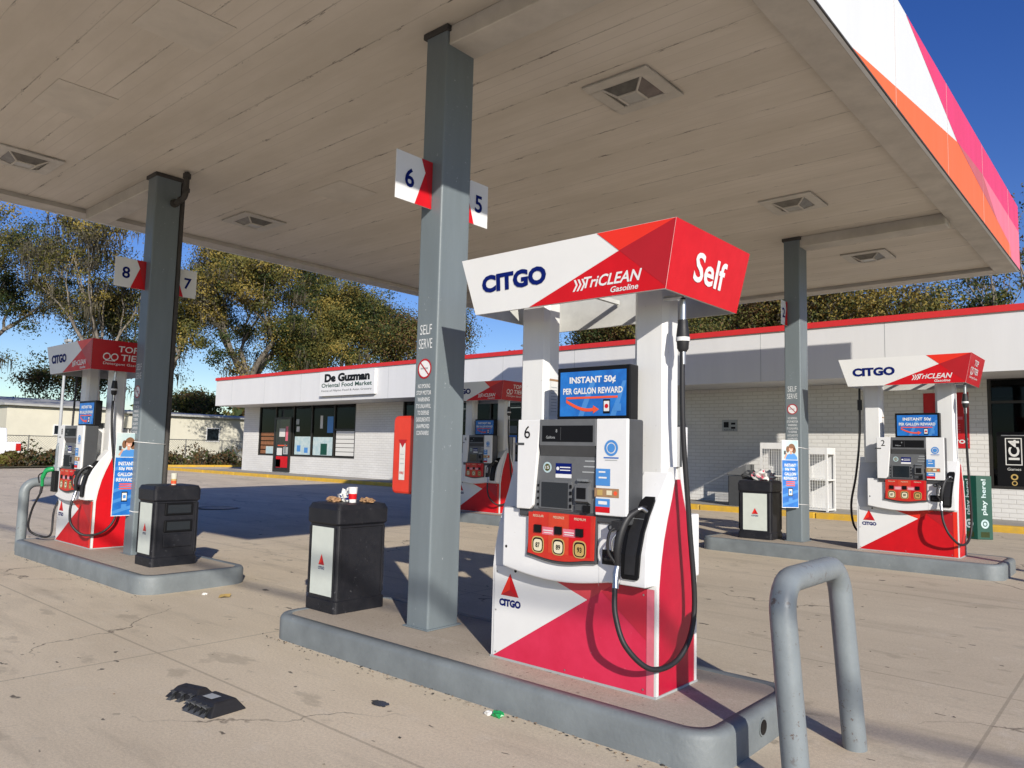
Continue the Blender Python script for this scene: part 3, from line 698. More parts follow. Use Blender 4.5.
    if green:
        g = MB(); g.tube(spline([(.10,-.26,.80),(.13,-.27,.92),(.17,-.24,1.02),(.22,-.16,1.05)],6), [.022]*6+[.03]*6+[.036]*6+[.03], 'green', 12)
        g.tube(spline([(.17,-.27,1.0),(.12,-.32,.95),(.10,-.30,.84)],5), .009, 'rubber', 8)
        gn = bd(g, 'diesel_nozzle'); g = MB().box(.15,.28,-.17,-.10,.72,1.02,'black'); bd(g, 'diesel_boot', gn, .01)
        bd(MB().tube([(.10,-.26,.80),(.09,-.27,.70)], .02, 'rubber', 10), 'swivel', gn)
        bd(MB().tube(spline([(.09,-.27,.70),(-.02,-.33,.45),(-.10,-.33,.18),(-.05,-.2,.07),(.10,-.10,.10),(.05,-.06,.45),(-.04,.1,.9),(-.08,.15,2.44)],9), .015, 'rubber', 10), 'diesel_hose')
    if lefthose:
        bd(MB().tube(spline([(-.02,.25,2.44),(-.03,.25,1.7),(-.10,.28,1.1),(-.20,.35,.62),(-.16,.45,.25),(.05,.65,.2)],8), .0165, 'rubber', 10), 'rear_hose')
        g = MB(); g.tube([(-.02,.25,2.26),(-.02,.25,2.10)], .034, 'rubber', 12); bd(g, 'rear_coupling')
    # rear nozzle stub so that the back looks right too
    g = MB(); g.box(.06,.20,PD+.05,PD+.13,.70,1.18,'black'); bd(g, 'rear_nozzle_boot', bevel=.01)
    g = MB(); g.box(.17,1.30,PD-.10,PD+.09,.66,1.068,'white2'); bd(g, 'rear_shell', bevel=.01)
    # screen topper
    tv = MB(); tv.box(.54,1.125,.0,.10,1.675,2.03,'black'); tvo = bd(tv, 'advert_screen', bevel=.008)
    g = MB(); advert(Pl((0,0,0),(1,0,0),(0,0,1)), g, .568,1.098,1.70,2.0); bd(g, 'advert_picture', tvo)
    bd(MB().box(.62,1.03,.10,.30,1.66,1.72,'char'), 'screen_mount', tvo)
    # header
    hx0,hx1,bx0,bx1,zt_,zb_,yf,yr = -.17,1.588,-.044,1.504,2.838,2.43,-.255,PD+.255
    iy = .03
    A=[(hx0,yf,zt_),(hx1,yf,zt_),(hx1,yr,zt_),(hx0,yr,zt_)]; B=[(bx0,yf+iy,zb_),(bx1,yf+iy,zb_),(bx1,yr-iy,zb_),(bx0,yr-iy,zb_)]
    k = .018
    Ai=[(hx0+k,yf+k,zt_-.01),(hx1-k,yf+k,zt_-.01),(hx1-k,yr-k,zt_-.01),(hx0+k,yr-k,zt_-.01)]; Bi=[(bx0+k,yf+iy+k,zb_),(bx1-k,yf+iy+k,zb_),(bx1-k,yr-iy-k,zb_),(bx0+k,yr-iy-k,zb_)]
    h = MB(); E4 = [(0,1),(1,2),(2,3),(3,0)]
    for i,j in E4:
        m_ = 'red' if i==1 else 'hdr'
        if i == 1 and endtext != 'Self': m_ = 'reddk'
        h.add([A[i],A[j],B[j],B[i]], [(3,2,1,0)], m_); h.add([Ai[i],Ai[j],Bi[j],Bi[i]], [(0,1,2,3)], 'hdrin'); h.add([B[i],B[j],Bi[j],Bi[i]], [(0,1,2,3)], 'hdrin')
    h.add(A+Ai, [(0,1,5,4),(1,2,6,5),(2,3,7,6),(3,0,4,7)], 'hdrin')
    ho = bd(h, 'header')
    g = MB()
    for a, b, q, r_ in ((bx0+.02,bx1-.02,.21,.24),(bx0+.02,bx1-.02,.27,.30)): g.box(a,b,q,r_,zb_+.20,zb_+.24,'steel')
    for xx in (.55,.95): g.box(xx,xx+.03,yf+.06,yr-.06,zb_+.16,zb_+.19,'hdrin')
    bd(g, 'header_bracket', ho)
    hz = math.hypot(zt_-zb_, iy)
    for sgn in (1,-1):
        up = Vector((0,-iy*sgn,zt_-zb_)).normalized()
        p = Pl((0,yf+iy,zb_),(1,0,0),up) if sgn>0 else Pl((bx0+bx1,yr-iy,zb_),(-1,0,0),up)
        X0,X1,H = hx0,hx1,hz-.002; b0,b1=bx0,bx1
        g = MB()
        p.poly(g, [(.46,.002),(b1-.001,.002),(X1-.001,H),(1.03,H),(1.19,.275)], 'red', .002)
        p.poly(g, [(1.03,H),(1.19,.275),(X1-.002,H)], 'redor', .003)
        p.poly(g, [(1.19,.275),(X1-.001,H),(b1-.001,.015)], 'reddk', .003)
        bd(g, 'header_graphic', ho)
        g = MB()
        p.text(g, 'CITGO', .03, .145, .585, .125, 'navy', .004, .05)
        bd(g, 'brand_lettering', ho); g = MB()
        p.text(g, 'TriCLEAN', .92, .072, .43, .072, 'white2', .0045, .02, .35)
        for k_ in range(3): p.poly(g, [(.83+.03*k_,.06),(.845+.03*k_,.06),(.872+.03*k_,.10),(.857+.03*k_,.135),(.842+.03*k_,.135),(.857+.03*k_,.10)], 'white2', .0045)
        p.text(g, 'Gasoline', 1.12, .022, .20, .036, 'white2', .0045, .015, .3)
        bd(g, 'fuel_lettering', ho)
    for sgn in (1,-1):
        if sgn > 0: p = Pl((bx1,yf+iy,zb_),(0,1,0),Vector((hx1-bx1,0,zt_-zb_)).normalized())
        else: p = Pl((bx0,yr-iy,zb_),(0,-1,0),Vector((hx0-bx0,0,zt_-zb_)).normalized())
        g = MB()
        if sgn < 0: p.rect(g, .0,.95,.003,.41,'reddk' if endtext!='Self' else 'red',.002)
        if endtext == 'Self': p.text(g, 'Self', .28, .10, .42, .185, 'white2', .004, .02)
        else:
            p.text(g, 'TOP', .31, .265, .27, .085, 'white2', .004, .01); p.text(g, 'TIER', .36, .15, .30, .085, 'white2', .004, .01)
            p.ring(g, .175, .19, .036, .05, 'white2', .004); p.ring(g, .275, .19, .036, .05, 'white2', .0045); p.rect(g,.16,.29,.13,.14,'white2',.004)
            p.text(g, 'Detergent Gasoline', .14, .07, .55, .045, 'white2', .004, 0)
        bd(g, 'end_lettering', ho)
    return c
pump(-3.694, 4.088, .2, '6', 'Self', True, 'closest fuel pump, numbered 6, with faded pinkish red base and Self header')
pump(-12.40, 4.08, .2, '8', 'TOP', False, 'fuel pump with a green diesel nozzle, beside the left column', green=True)
pump(-3.57, 12.088, .327, '2', 'TOP', False, 'sunlit bright red fuel pump numbered 2 before the white brick wall', lefthose=True)
pump(-12.16, 12.09, .327, '4', 'TOP', False, 'shaded dark fuel pump seen between the closest column and pump 6')

# ------------------------------------------------------------------ trash bins
def bin_(x, y, z, label, openings=False, rz=0, w=.46, d=.56):
    c = thing('trash_bin', label, 'trash bin', (x, y, z), rz, 'black plastic trash bins on the islands')
    hw, hd = w/2, d/2; H = .95
    def ring(k, z): return [(a,b,z) for a,b in rrect(-hw-k, hw+k, -hd-k, hd+k, .04, 4)]
    lv = [(-.0,0),(.0,.10),(-.012,.11),(-.012,.76),(-.001,.77),(.006,.78),(.008,.90),(-.012,.945),(-.06,.955)]
    n = len(rrect(0,1,0,1,.1,4)); vs = sum([ring(k,zz) for k,zz in lv], [])
    mb = MB().add(vs, [(q*n+i,q*n+(i+1)%n,(q+1)*n+(i+1)%n,(q+1)*n+i) for q in range(len(lv)-1) for i in range(n)] + [tuple(range((len(lv)-1)*n, len(lv)*n))], 'binm')
    mb.build('body', c)
    # raised frames on every face
    fr = MB()
    for s_ in (1,-1):
        y0 = s_*(hd-.010)
        for a,b,e,f in ((-hw+.035,-hw+.055,.14,.74),(hw-.055,hw-.035,.14,.74)): fr.box(a,b,min(y0,y0+s_*.010),max(y0,y0+s_*.010),e,f,'binm')
        x0 = s_*(hw-.010)
        for a,b in ((-hd+.035,-hd+.055),(hd-.055,hd-.035)): fr.box(min(x0,x0+s_*.010),max(x0,x0+s_*.010),a,b,.14,.74,'binm')
        fr.box(min(x0,x0+s_*.010),max(x0,x0+s_*.010),-hd+.035,hd-.035,.742,.755,'binm')
    fr.build('rib_frame', c, .003)
    g = MB(); p = Pl((-hw, -hd+.010, 0),(1,0,0),(0,0,1)); u0,u1 = w*.15,w*.86
    p.rect(g, u0,u1,.14,.74,'fadelab',.004)
    A=(w*.505,.50); B=(w*.41,.405); C=(w*.60,.405); O=(w*.505,.43)
    p.poly(g,[A,B,O],'redor',.007); p.poly(g,[O,B,C],'reddk',.007); p.poly(g,[A,O,C],'red',.007)
    p.text(g, 'CITGO', w*.505, .365, w*.20, .026, 'navy', .007, .03, align='C')
    g.build('front_label', c)
    if openings:
        for z0,z1 in ((.60,.74),(.40,.54)):
            o = MB(); o.box(hw-.012,hw+.012,-.15,.19,z0,z1,'black'); fo = o.build('opening_frame', c, .008)
            MB().box(hw+.006,hw+.0145,-.12,.16,z0+.022,z1-.02,'screen').build('opening', fo)
        MB().box(hw-.012,hw+.006,-.15,.19,.22,.37,'binm').build('service_hatch', c, .006)
    return c
bin_(-5.765, 4.34, .2, 'black trash bin with crumpled paper bags on its lid, beside the closest column')
bin_(-9.27, 4.28, .2, 'black trash bin with two slots and a bottle on top, on the left island', True)
bin_(-5.20, 12.36, .327, 'black trash bin with white crumpled paper on top, on the far island', False, R(4), .56, .56)

def crumple(name, loc, r, m, label, cat, sq=(1,1,.6), seed=0, sub=3):
    rnd = random.Random(seed); bm = bmesh.new(); bmesh.ops.create_icosphere(bm, subdivisions=sub, radius=1)
    for v in bm.verts:
        n = v.co.copy(); k = .62+.55*rnd.random()
        v.co = Vector((n.x*sq[0], n.y*sq[1], max(-.45, n.z)*sq[2]+.45*sq[2]))*k*r; v.co.z = max(0, v.co.z)
    me = bpy.data.meshes.new(name); bm.to_mesh(me); bm.free()
    for q in (m if isinstance(m, list) else [m]): me.materials.append(M[q])
    if isinstance(m, list):
        for f in me.polygons: f.material_index = rnd.choices(range(len(m)), [5]+[1]*(len(m)-1))[0]
    o = bpy.data.objects.new(name, me); col.objects.link(o); o.location = loc; return tag(o, label, cat)
zt1 = .2+.955
crumple('paper_bag', (-5.84,4.22,zt1), .065, 'brown', 'brown crumpled paper bag at the left of the closest bin lid', 'litter', (1.3,.9,.5), 1)
crumple('burger_wrapper', (-5.80,4.34,zt1), .085, ['paper','lgrey','navy'], 'white crumpled food wrapper in the middle of the closest bin lid', 'litter', (1,.9,1.0), 2)
crumple('paper_bag', (-5.62,4.44,zt1), .06, 'brown', 'brown torn paper bag at the right of the closest bin lid', 'litter', (1.5,.9,.5), 3)
cup = MB(); cup.tube([(0,0,0),(0,0,.13)], [.032,.042], 'white2', 16); cup.tube([(0,0,.03),(0,0,.08)], [.036,.039], 'red', 16); cup.tube([(0,0,.13),(0,0,.14)], [.044,.044], 'white2', 16)
tag(cup.build('paper_cup', loc=(-5.66,4.30,zt1)), 'white and red paper cup standing on the closest bin lid', 'cup')
bt = MB(); bt.tube([(0,0,0),(0,0,.14)], [.029,.038], 'clear', 14); bt.tube([(0,0,.012),(0,0,.05)], [.0305,.033], 'orange', 14); bt.tube([(0,0,.05),(0,0,.07)], [.0335,.0345], 'gold', 14)
tag(bt.build('drink_cup', loc=(-9.14,4.26,zt1)), 'clear drink cup with an orange band standing on the left island bin', 'cup')
crumple('crumpled_paper', (-5.10,12.30,.327+.955), .15, ['paper','paper','pinks'], 'white crumpled paper piled on the far island bin', 'litter', (1.3,1,.8), 4)
crumple('crumpled_bag', (-5.42,12.50,.327+.955), .13, 'char', 'dark plastic bag crumpled on the left of the far bin lid', 'litter', (1.2,1,.8), 5)

# ------------------------------------------------------------------ banners
def banner(x, y0, y1, z0, z1, label, cx0, cy0, rz=0):
    c = thing('post_banner', label, 'banner', (x,(y0+y1)/2,z0), rz, group='blue promotional banners tied to the columns')
    w, h = y1-y0, z1-z0
    MB().box(-.004,.004,-w/2,w/2,0,h,'white2').build('panel', c)
    g = MB(); p = Pl((.004,-w/2,0),(0,1,0),(0,0,1))
    p.rect(g, .006,w-.006,.01,h*.70,'bluec',.0015)
    for k in range(5): p.poly(g, [(.006,h*(.02+.13*k)),(w-.006,h*(.10+.13*k)),(w-.006,h*(.14+.13*k)),(.006,h*(.06+.13*k))], 'blue2', .002)
    for i,(t,a) in enumerate((('INSTANT',.55),('50¢ PER',.50),('GALLON',.55),('REWARD!',.62))): p.text(g, t, w/2, h*(.605-.065*i), w*a*1.25, h*.045, 'white2', .004, .03, align='C')
    for i in range(3): p.rect(g, w*.25,w*.78,h*(.375-.028*i),h*(.39-.028*i),'orange',.003)
    p.rect(g, w*.38,w*.64,h*.17,h*.29,'black',.003); p.rect(g, w*.41,w*.61,h*.185,h*.275,'white2',.0035); p.rect(g, w*.45,w*.57,h*.21,h*.25,'blue2',.004)
    p.rect(g, w*.40,w*.62,h*.07,h*.14,'blue2',.003)
    g.build('banner_print', c)
    g = MB()
    p.rect(g, .006,w-.006,h*.705,h-.006,'poster',.0015)
    def ell(a,b,ra,rb,m,d): p.poly(g, [(w*(a+ra*math.cos(t)), h*(b+rb*math.sin(t))) for t in [j*math.pi/10 for j in range(20)]], m, d)
    ell(.60,.885,.21,.062,'hair',.002); ell(.74,.85,.12,.05,'hair',.002); ell(.36,.86,.10,.05,'hair',.002)
    p.poly(g, [(w*.22,h*.71),(w*.28,h*.775),(w*.50,h*.80),(w*.78,h*.795),(w*.93,h*.75),(w*.95,h*.71)], 'blue2', .0024)
    p.rect(g, w*.50,w*.62,h*.79,h*.84,'skin',.0028); ell(.56,.868,.13,.046,'skin',.003)
    ell(.58,.905,.17,.03,'hair',.0034); ell(.56,.85,.05,.006,'white2',.0036)
    p.poly(g, [(w*.12,h*.73),(w*.20,h*.72),(w*.34,h*.79),(w*.28,h*.81)], 'skin', .0032); p.rect(g, w*.13,w*.25,h*.785,h*.84,'char',.0036)
    g.build('banner_photo', c)
    s_ = MB(); W_,D_ = .263,.344
    for zz in (h*.90, h*.06):
        X0,X1,Y0_,Y1_ = cx0-x-.004, cx0-x+W_+.004, cy0-(y0+y1)/2-.004, cy0-(y0+y1)/2+D_+.004
        s_.tube([(X0,Y0_,zz),(X1,Y0_,zz-.01),(X1,Y1_,zz-.03),(X0,Y1_,zz-.02),(X0,Y0_,zz)], .005, 'white2', 6)
    so_ = s_.build('tie_string', c); so_.rotation_euler = (0,0,-rz)
banner(-10.32, 4.02, 4.31, .70, 1.78, 'blue promotional banner with a woman, tied to the left island column', -10.45, 4.25)
banner(-4.60, 11.97, 12.25, .87, 1.95, 'blue promotional banner tied to the far island column by the white cage', -4.73, 12.25, R(-42))

# ------------------------------------------------------------------ extinguisher cabinet
ec = thing('extinguisher_cabinet', 'orange red rounded extinguisher cabinet fixed to the left side of the closest column', 'cabinet', (-5.06,4.46,1.265))
MB().prism(rrect(-.135,.135,0,.68,.05,5), 'y', -.10, .10, 'cabred').build('shell', ec, .02)
g = MB(); p = Pl((-.135,-.10,0),(1,0,0),(0,0,1)); p.rect(g, .10,.175,.12,.44,'paper',.004); p.poly(g,[(.085,.47),(.19,.47),(.1375,.40)],'reddk',.005); p.rect(g,.112,.163,.30,.305,'lgrey',.005); p.rect(g,.112,.163,.34,.345,'lgrey',.005); p.rect(g,.112,.163,.26,.265,'lgrey',.005)
p.text(g,'FIRE',.1375,.17,.055,.022,'red',.006,.02,align='C'); g.build('instruction_label', ec)
MB().box(.06,.10,.0,.09,.55,.60,'steel').build('hinge', ec, .003)

# ------------------------------------------------------------------ broken parking stop
ps = thing('wheel_chock', 'broken black rubber wheel chock lying on the open concrete', 'wheel chock', (-4.74,2.46,0), R(2))
def wedge(x0,x1,y0,y1,h,m,parent,nm):
    i=.05; vs=[(x0,y0,0),(x1,y0,0),(x1,y1,0),(x0,y1,0),(x0+i,y0+i*1.2,h),(x1-i,y0+i*1.2,h),(x1-i,y1-i,h),(x0+i,y1-i,h)]
    return MB().add(vs,[(0,3,2,1),(4,5,6,7),(0,1,5,4),(1,2,6,5),(2,3,7,6),(3,0,4,7)],m).build(nm,parent,.008)
a = wedge(-.30,-.01,-.01,.17,.065,'rubber',ps,'chock_half'); b = wedge(-.01,.31,-.12,.14,.07,'rubber',ps,'chock_half'); b.rotation_euler=(0,0,R(4)); a.rotation_euler=(0,0,R(14))
g = MB(); p = Pl((.0,-.20,0),(1,0,0),(0,0,1)); g.poly([(.08,-.03,.073),(.18,-.03,.073),(.18,.04,.073),(.08,.04,.073)],'lgrey'); g.build('sticker',b)
for k in range(4): wedge(.03+.06*k,.075+.06*k,-.132,-.05,.05,'char',b,'tread_rib')
for k in range(3): wedge(-.25+.08*k,-.20+.08*k,-.045,.05,.045,'char',a,'tread_rib')

# litter
o = crumple('green_wrapper', (-3.235,3.64,0), .038, 'green', 'green crumpled wrapper at the foot of the closest island kerb', 'litter', (1.2,.9,.7), 8, 2)
o = crumple('white_wrapper', (-3.30,3.63,0), .028, 'paper', 'white crumpled scrap beside the green wrapper', 'litter', (1.2,.9,.7), 9, 2)
lf = MB().add([(0,-.07,.0),(.05,-.03,.02),(.06,.03,.006),(0,.08,.03),(-.05,.03,.004),(-.06,-.02,.022),(0,0,.035)], [(0,1,6),(1,2,6),(2,3,6),(3,4,6),(4,5,6),(5,0,6)], 'gold')
tag(lf.build('fallen_leaf', loc=(-7.82,4.28,.001)), 'dry yellow leaf lying near the corner of the left island', 'leaf')
st = MB(); rnd = random.Random(3)
for cx,cy,rx,ry in ((-3.93,3.28,.09,.05),):
    st.poly([(cx+rx*(.6+.5*rnd.random())*math.cos(t), cy+ry*(.6+.5*rnd.random())*math.sin(t), .004) for t in [j*math.pi/10 for j in range(20)]], mat('oil', (.05,.045,.035), .25))
struct(st.build('oil_stain'))
rnd = random.Random(77); F = MB()
for k in range(420):
    if k < 200: X, Y = rnd.uniform(-6.1,-1.8), 3.72-abs(rnd.gauss(0,.05))
    elif k < 290: X, Y = rnd.uniform(-12.8,-8.4), 3.63-abs(rnd.gauss(0,.06))
    else: X, Y = rnd.uniform(-9,1.5), rnd.uniform(1.0,8.5)
    if -6.1 < X < -1.7 and 3.72 < Y < 5.0: continue
    a = rnd.uniform(0,6.28); L_ = rnd.uniform(.004,.014)*(1 if k < 290 else 1.1); z = gz(Y)+.001
    F.add([(X+L_*math.cos(a+q),Y+L_*.6*math.sin(a+q),z+rnd.uniform(.0,.008)) for q in (0,1.57,3.14,4.71)], [(0,1,2,3)], rnd.choice(('brown','iron','iron','bark')))
tag(F.build('leaf_debris'), 'tiny dry leaf bits and grit scattered on the concrete and along the island kerbs', 'debris', kind='stuff')
mh = MB(); mh.tube([(-17.9,9.5,.086),(-17.9,9.5,.092)], .55, 'iron', 28); mh.tube([(-17.9,9.5,.09),(-17.9,9.5,.095)], .42, 'grey', 28)
tag(mh.build('manhole_cover'), 'round iron tank cover set in the shaded concrete', 'manhole cover')
crumple('white_scrap', (-8.1,4.2,0), .03, 'paper', 'tiny white scrap at the end of the left island', 'litter', (1.3,1,.5), 11, 2)

# ------------------------------------------------------------------ shop
FY, WY, DP = 19.2, 20.2, 11
shop = thing('shop_building', 'long white painted brick shop with red stripe along its roof edge', 'shop', (-12, 25, .2))
def onwall(mb):      # wall face stands 1.7 m behind the eave
    mb.v = [(a*1.035, b+.7, .36+(q-.36)*1.02) for a,b,q in mb.v]; return mb
def sb(mb, name, parent=None, bevel=0):
    if name not in ('fascia','roof_stripe','fascia_seam','name_board','name_lettering'): onwall(mb)
    mb.v = [(a+12, b-25, q-.2) for a,b,q in mb.v]; return mb.build(name, parent or shop, bevel)
ZB, ZF, ZR = .30, 3.66, 5.10
wl = MB()
# front wall with real openings
ops = [(-34.45,-26.6,1.16,3.8),(-23.5,-14.2,.38,3.66),(-3.10,2.6,1.05,3.64)]
xs = -35.9
for a,b,z0,z1 in ops:
    wl.box(xs,a,WY,WY+.25,.0,ZF+.1,'brick')
    if z0 > .5: wl.box(a,b,WY,WY+.25,.0,z0,'brick')
    if z1 < ZF: wl.box(a,b,WY,WY+.25,z1,ZF+.1,'brick')
    xs = b
wl.box(xs,13,WY,WY+.25,.0,ZF+.1,'brick')
wl.box(-35.9,-35.65,WY+.25,WY+DP,0,ZF+.1,'brick'); wl.box(12.75,13,WY+.25,WY+DP,0,ZF+.1,'brick'); wl.box(-35.9,13,WY+DP,WY+DP+.25,0,ZF+.1,'brick')
sb(wl, 'brick_wall')
fa = MB().box(-37.1,14,FY,WY+DP+2,ZF,ZR-.14,'sfascia'); fao = sb(fa, 'fascia')
sb(MB().box(-37.15,14.05,FY-.05,WY+DP+2.05,ZR-.145,ZR,'sstripe'), 'roof_stripe')
se = MB(); x = -35.5
while x < 13: se.box(x,x+.012,FY-.004,FY+.001,ZF,ZR-.15,'lgrey'); x += 3.05
sb(se, 'fascia_seam', fao)
inn = MB().box(-35.6,12.7,WY+3.5,WY+3.6,.2,ZF,'black'); inn.box(-35.6,12.7,WY+.3,WY+3.5,ZF-.25,ZF-.2,'char'); inn.box(-35.6,12.7,WY+.3,WY+3.5,.25,.3,'char')
sb(inn, 'interior')
def window(x0,x1,z0,z1,mulls,trans=None,door=None):
    f = MB(); t=.07; yy0,yy1=WY+.02,WY+.14
    f.box(x0,x1,yy0,yy1,z1-t,z1,'frame'); f.box(x0,x1,yy0,yy1,z0,z0+t,'frame')
    for m_ in [x0,x1-t]+mulls: f.box(m_,m_+t,yy0-.003,yy1+.003,z0,z1,'frame')
    for a,b,z in (trans or []): f.box(a,b,yy0+.002,yy1-.002,z,z+.06,'frame')
    fo = sb(f, 'shop_window'); fr = fo
    g = MB().box(x0+.01,x1-.01,WY+.075,WY+.085,z0+.01,z1-.01,glassm); sb(g,'pane',fo)
    return fo
glassm = bpy.data.materials.new('shop_glass'); glassm.use_nodes = True
N = glassm.node_tree.nodes; L = glassm.node_tree.links; N.remove(N['Principled BSDF'])
gl = N.new('ShaderNodeBsdfGlossy'); gl.inputs['Roughness'].default_value=.02; gl.inputs['Color'].default_value=(.8,.85,.9,1)
tr = N.new('ShaderNodeBsdfTransparent'); tr.inputs[0].default_value=(.36,.38,.38,1)
fr_ = N.new('ShaderNodeFresnel'); fr_.inputs[0].default_value=1.28; mx_ = N.new('ShaderNodeMixShader')
L.new(fr_.outputs[0],mx_.inputs[0]); L.new(tr.outputs[0],mx_.inputs[1]); L.new(gl.outputs[0],mx_.inputs[2]); L.new(mx_.outputs[0],N['Material Output'].inputs[0])
w1 = window(-34.45,-26.6,1.16,3.8,[-33.0,-31.45,-29.95,-28.2],[(-28.13,-26.67,2.42)])
# posters and goods at the left windows
g = MB(); yq = WY+.068; p = Pl((0,yq,0),(1,0,0),(0,0,1))
p.rect(g,-31.3,-30.0,1.26,2.12,'poster'); p.rect(g,-29.80,-28.3,1.26,2.10,'poster')
p.rect(g,-29.2,-28.7,1.28,1.8,'signgrn',.004); p.rect(g,-31.1,-30.8,1.4,1.7,'blue2',.004); p.rect(g,-30.5,-30.2,1.35,1.6,'blue2',.004)
sb(g,'window_poster',w1)
g = MB()
for k in range(6): p.rect(g,-28.05,-26.72,1.27+k*.19,1.27+k*.19+.165,'paper')
sb(g,'window_blind',w1)
g = MB()
for k in range(5): p.rect(g,-34.3,-33.1,1.26+k*.22,1.26+k*.22+.17,'wood')
p.rect(g,-33.8,-33.15,1.26,1.62,'poster',.004); sb(g,'crate_stack',w1)
g = MB()
for a,b,q,r_,m_ in ((-31.2,-30.95,2.35,2.6,'paper'),(-31.25,-31.0,2.7,2.95,'lgrey'),(-29.3,-29.1,2.5,3.1,'paper'),(-28.75,-28.3,2.3,3.05,'blue2')): p.rect(g,a,b,q,r_,m_)
sb(g,'window_notice',w1)
# door
d = MB(); d.box(-32.95,-32.83,WY-.05,WY+.02,.40,3.05,'frame'); d.box(-31.62,-31.5,WY-.05,WY+.02,.40,3.05,'frame'); d.box(-32.83,-31.62,WY-.05,WY+.02,2.95,3.05,'frame'); d.box(-32.83,-31.62,WY-.05,WY+.02,.40,.52,'frame'); d.box(-32.83,-31.62,WY-.03,WY-.01,.52,2.95,'screen')
do = sb(d,'door'); g = MB(); p = Pl((0,WY-.03,0),(1,0,0),(0,0,1))
for a,b,q,r_,m_ in ((-32.7,-31.7,.6,1.15,'red'),(-32.65,-32.2,1.2,1.55,'paper'),(-32.1,-31.7,1.25,1.6,'lgrey'),(-32.5,-32.0,2.1,2.5,'paper'),(-31.95,-31.75,1.9,2.6,'pinks'),(-32.7,-32.3,.62,1.0,'paper'),(-32.6,-31.8,1.65,1.7,'orange')): p.rect(g,a,b,q,r_,m_,.004)
sb(g,'door_stickers',do); sb(MB().box(-31.9,-31.85,WY-.10,WY-.05,1.35,1.75,'steel'),'handle',do)
# interior lamps seen through the glass
g = MB()
for a,yy in ((-33.3,WY+1.2),(-31.0,WY+1.6),(-29.6,WY+1.2),(-28.2,WY+2.0),(-27.6,WY+.9),(-.9,WY+.9),(-1.4,WY+1.9),(-22,WY+1.5),(-19,WY+1.5),(-16.5,WY+1.2)): g.box(a,a+.9,yy,yy+.12,ZF-.33,ZF-.30,'lamp')
sb(g,'ceiling_lamp')
w2 = window(-23.5,-14.2,.38,3.66,[-21.9,-20.3,-18.7,-17.2,-15.7],[(-23.45,-14.3,2.75)])
g = MB(); p = Pl((0,WY+.068,0),(1,0,0),(0,0,1))
for a,b in ((-18.55,-17.35),(-17.05,-15.8)):
    for k in range(6): p.rect(g,a+.05,b-.05,.6+k*.34,.6+k*.34+.27,('char','bluec','grey')[k%3])
sb(g,'stocked_cooler',w2)
w3 = window(-3.10,2.6,1.05,3.64,[-1.2,.7],[(-3.03,-1.2,3.02)])
g = MB(); p = Pl((0,WY+.066,0),(1,0,0),(0,0,1))
p.rect(g,-2.95,-2.28,1.12,2.36,'black',.002); p.rect(g,-2.18,-1.3,1.12,2.36,'iron',.002)
for k_,(a,b) in enumerate(((-2.86,-2.40),(-2.10,-1.55))):
    cx_ = (a+b)/2; qq = Pl((cx_, WY+.062, 1.66),(0,0,1),(-1,0,0)); qq.text(g,'IC4',.06,-.11,.46,.21,'paper',.006,.03)
    for c0,c1 in ((cx_-.16,cx_-.14),(cx_+.14,cx_+.16)): p.rect(g,c0,c1,1.62,2.2,'paper',.005)
    p.rect(g,cx_-.16,cx_+.16,1.60,1.62,'paper',.005); p.rect(g,cx_-.16,cx_+.16,2.2,2.22,'paper',.005); p.rect(g,a,b,2.27,2.29,'paper',.005)
    p.text(g,'Games',(a+b)/2,1.48,.26,.06,'paper',.006,.0,align='C'); p.ring(g,(a+b)/2,1.33,.04,.07,'gold',.006); p.ring(g,(a+b)/2,1.19,.035,.055,'gold',.006)
sb(g,'game_poster',w3)
# shop name board
g = MB().box(-27.75,-24.0,FY-.14,FY-.006,3.86,4.90,'hdr'); no = sb(g,'name_board')
g = MB(); p = Pl((-27.75,FY-.14,3.86),(1,0,0),(0,0,1))
p.text(g,'De Guzman',.35,.58,3.1,.37,'black',.004,.06); p.text(g,'Oriental Food Market',.15,.36,3.45,.18,'signgrn',.004,.02); p.text(g,'Home of Filipino Food & Asian Grocery',.15,.15,3.45,.11,'grey',.004,.01)
sb(g,'name_lettering',no)
# things on the wall
g = MB(); p = Pl((0,WY,0),(1,0,0),(0,0,1)); g.box(-9.6,-9.15,WY-.02,WY,2.37,2.70,'lgrey'); p.rect(g,-9.55,-9.40,2.48,2.64,'black',.023); p.rect(g,-9.33,-9.2,2.56,2.62,'black',.023); p.rect(g,-9.33,-9.2,2.44,2.50,'black',.023); p.text(g,'NOTICE',-9.38,2.39,.3,.04,'black',.023,0,align='C')
tag(onwall(g).build('wall_plaque'), 'small grey notice plaque on the shaded brick wall', 'plaque')
g = MB(); g.box(-4.42,-3.47,WY-.012,WY-.003,1.97,3.30,'paint_red'); po = g; p = Pl((0,WY-.012,0),(1,0,0),(0,0,1))
p.rect(g,-4.30,-3.6,2.65,2.72,'pinks',.003); p.rect(g,-4.2,-3.7,2.85,3.1,'reddk',.003); p.text(g,'ro!',-3.78,2.08,.28,.14,'white2',.004,.02); p.poly(g,[(-4.42,1.97),(-3.9,1.97),(-4.42,2.2)],'paper',.004)
for k in range(4): p.rect(g,-4.25,-3.65,2.35+k*.06,2.365+k*.06,'pinks',.003)
tag(onwall(g).build('wall_poster'), 'red advertising poster on the brick wall behind pump 2', 'poster')
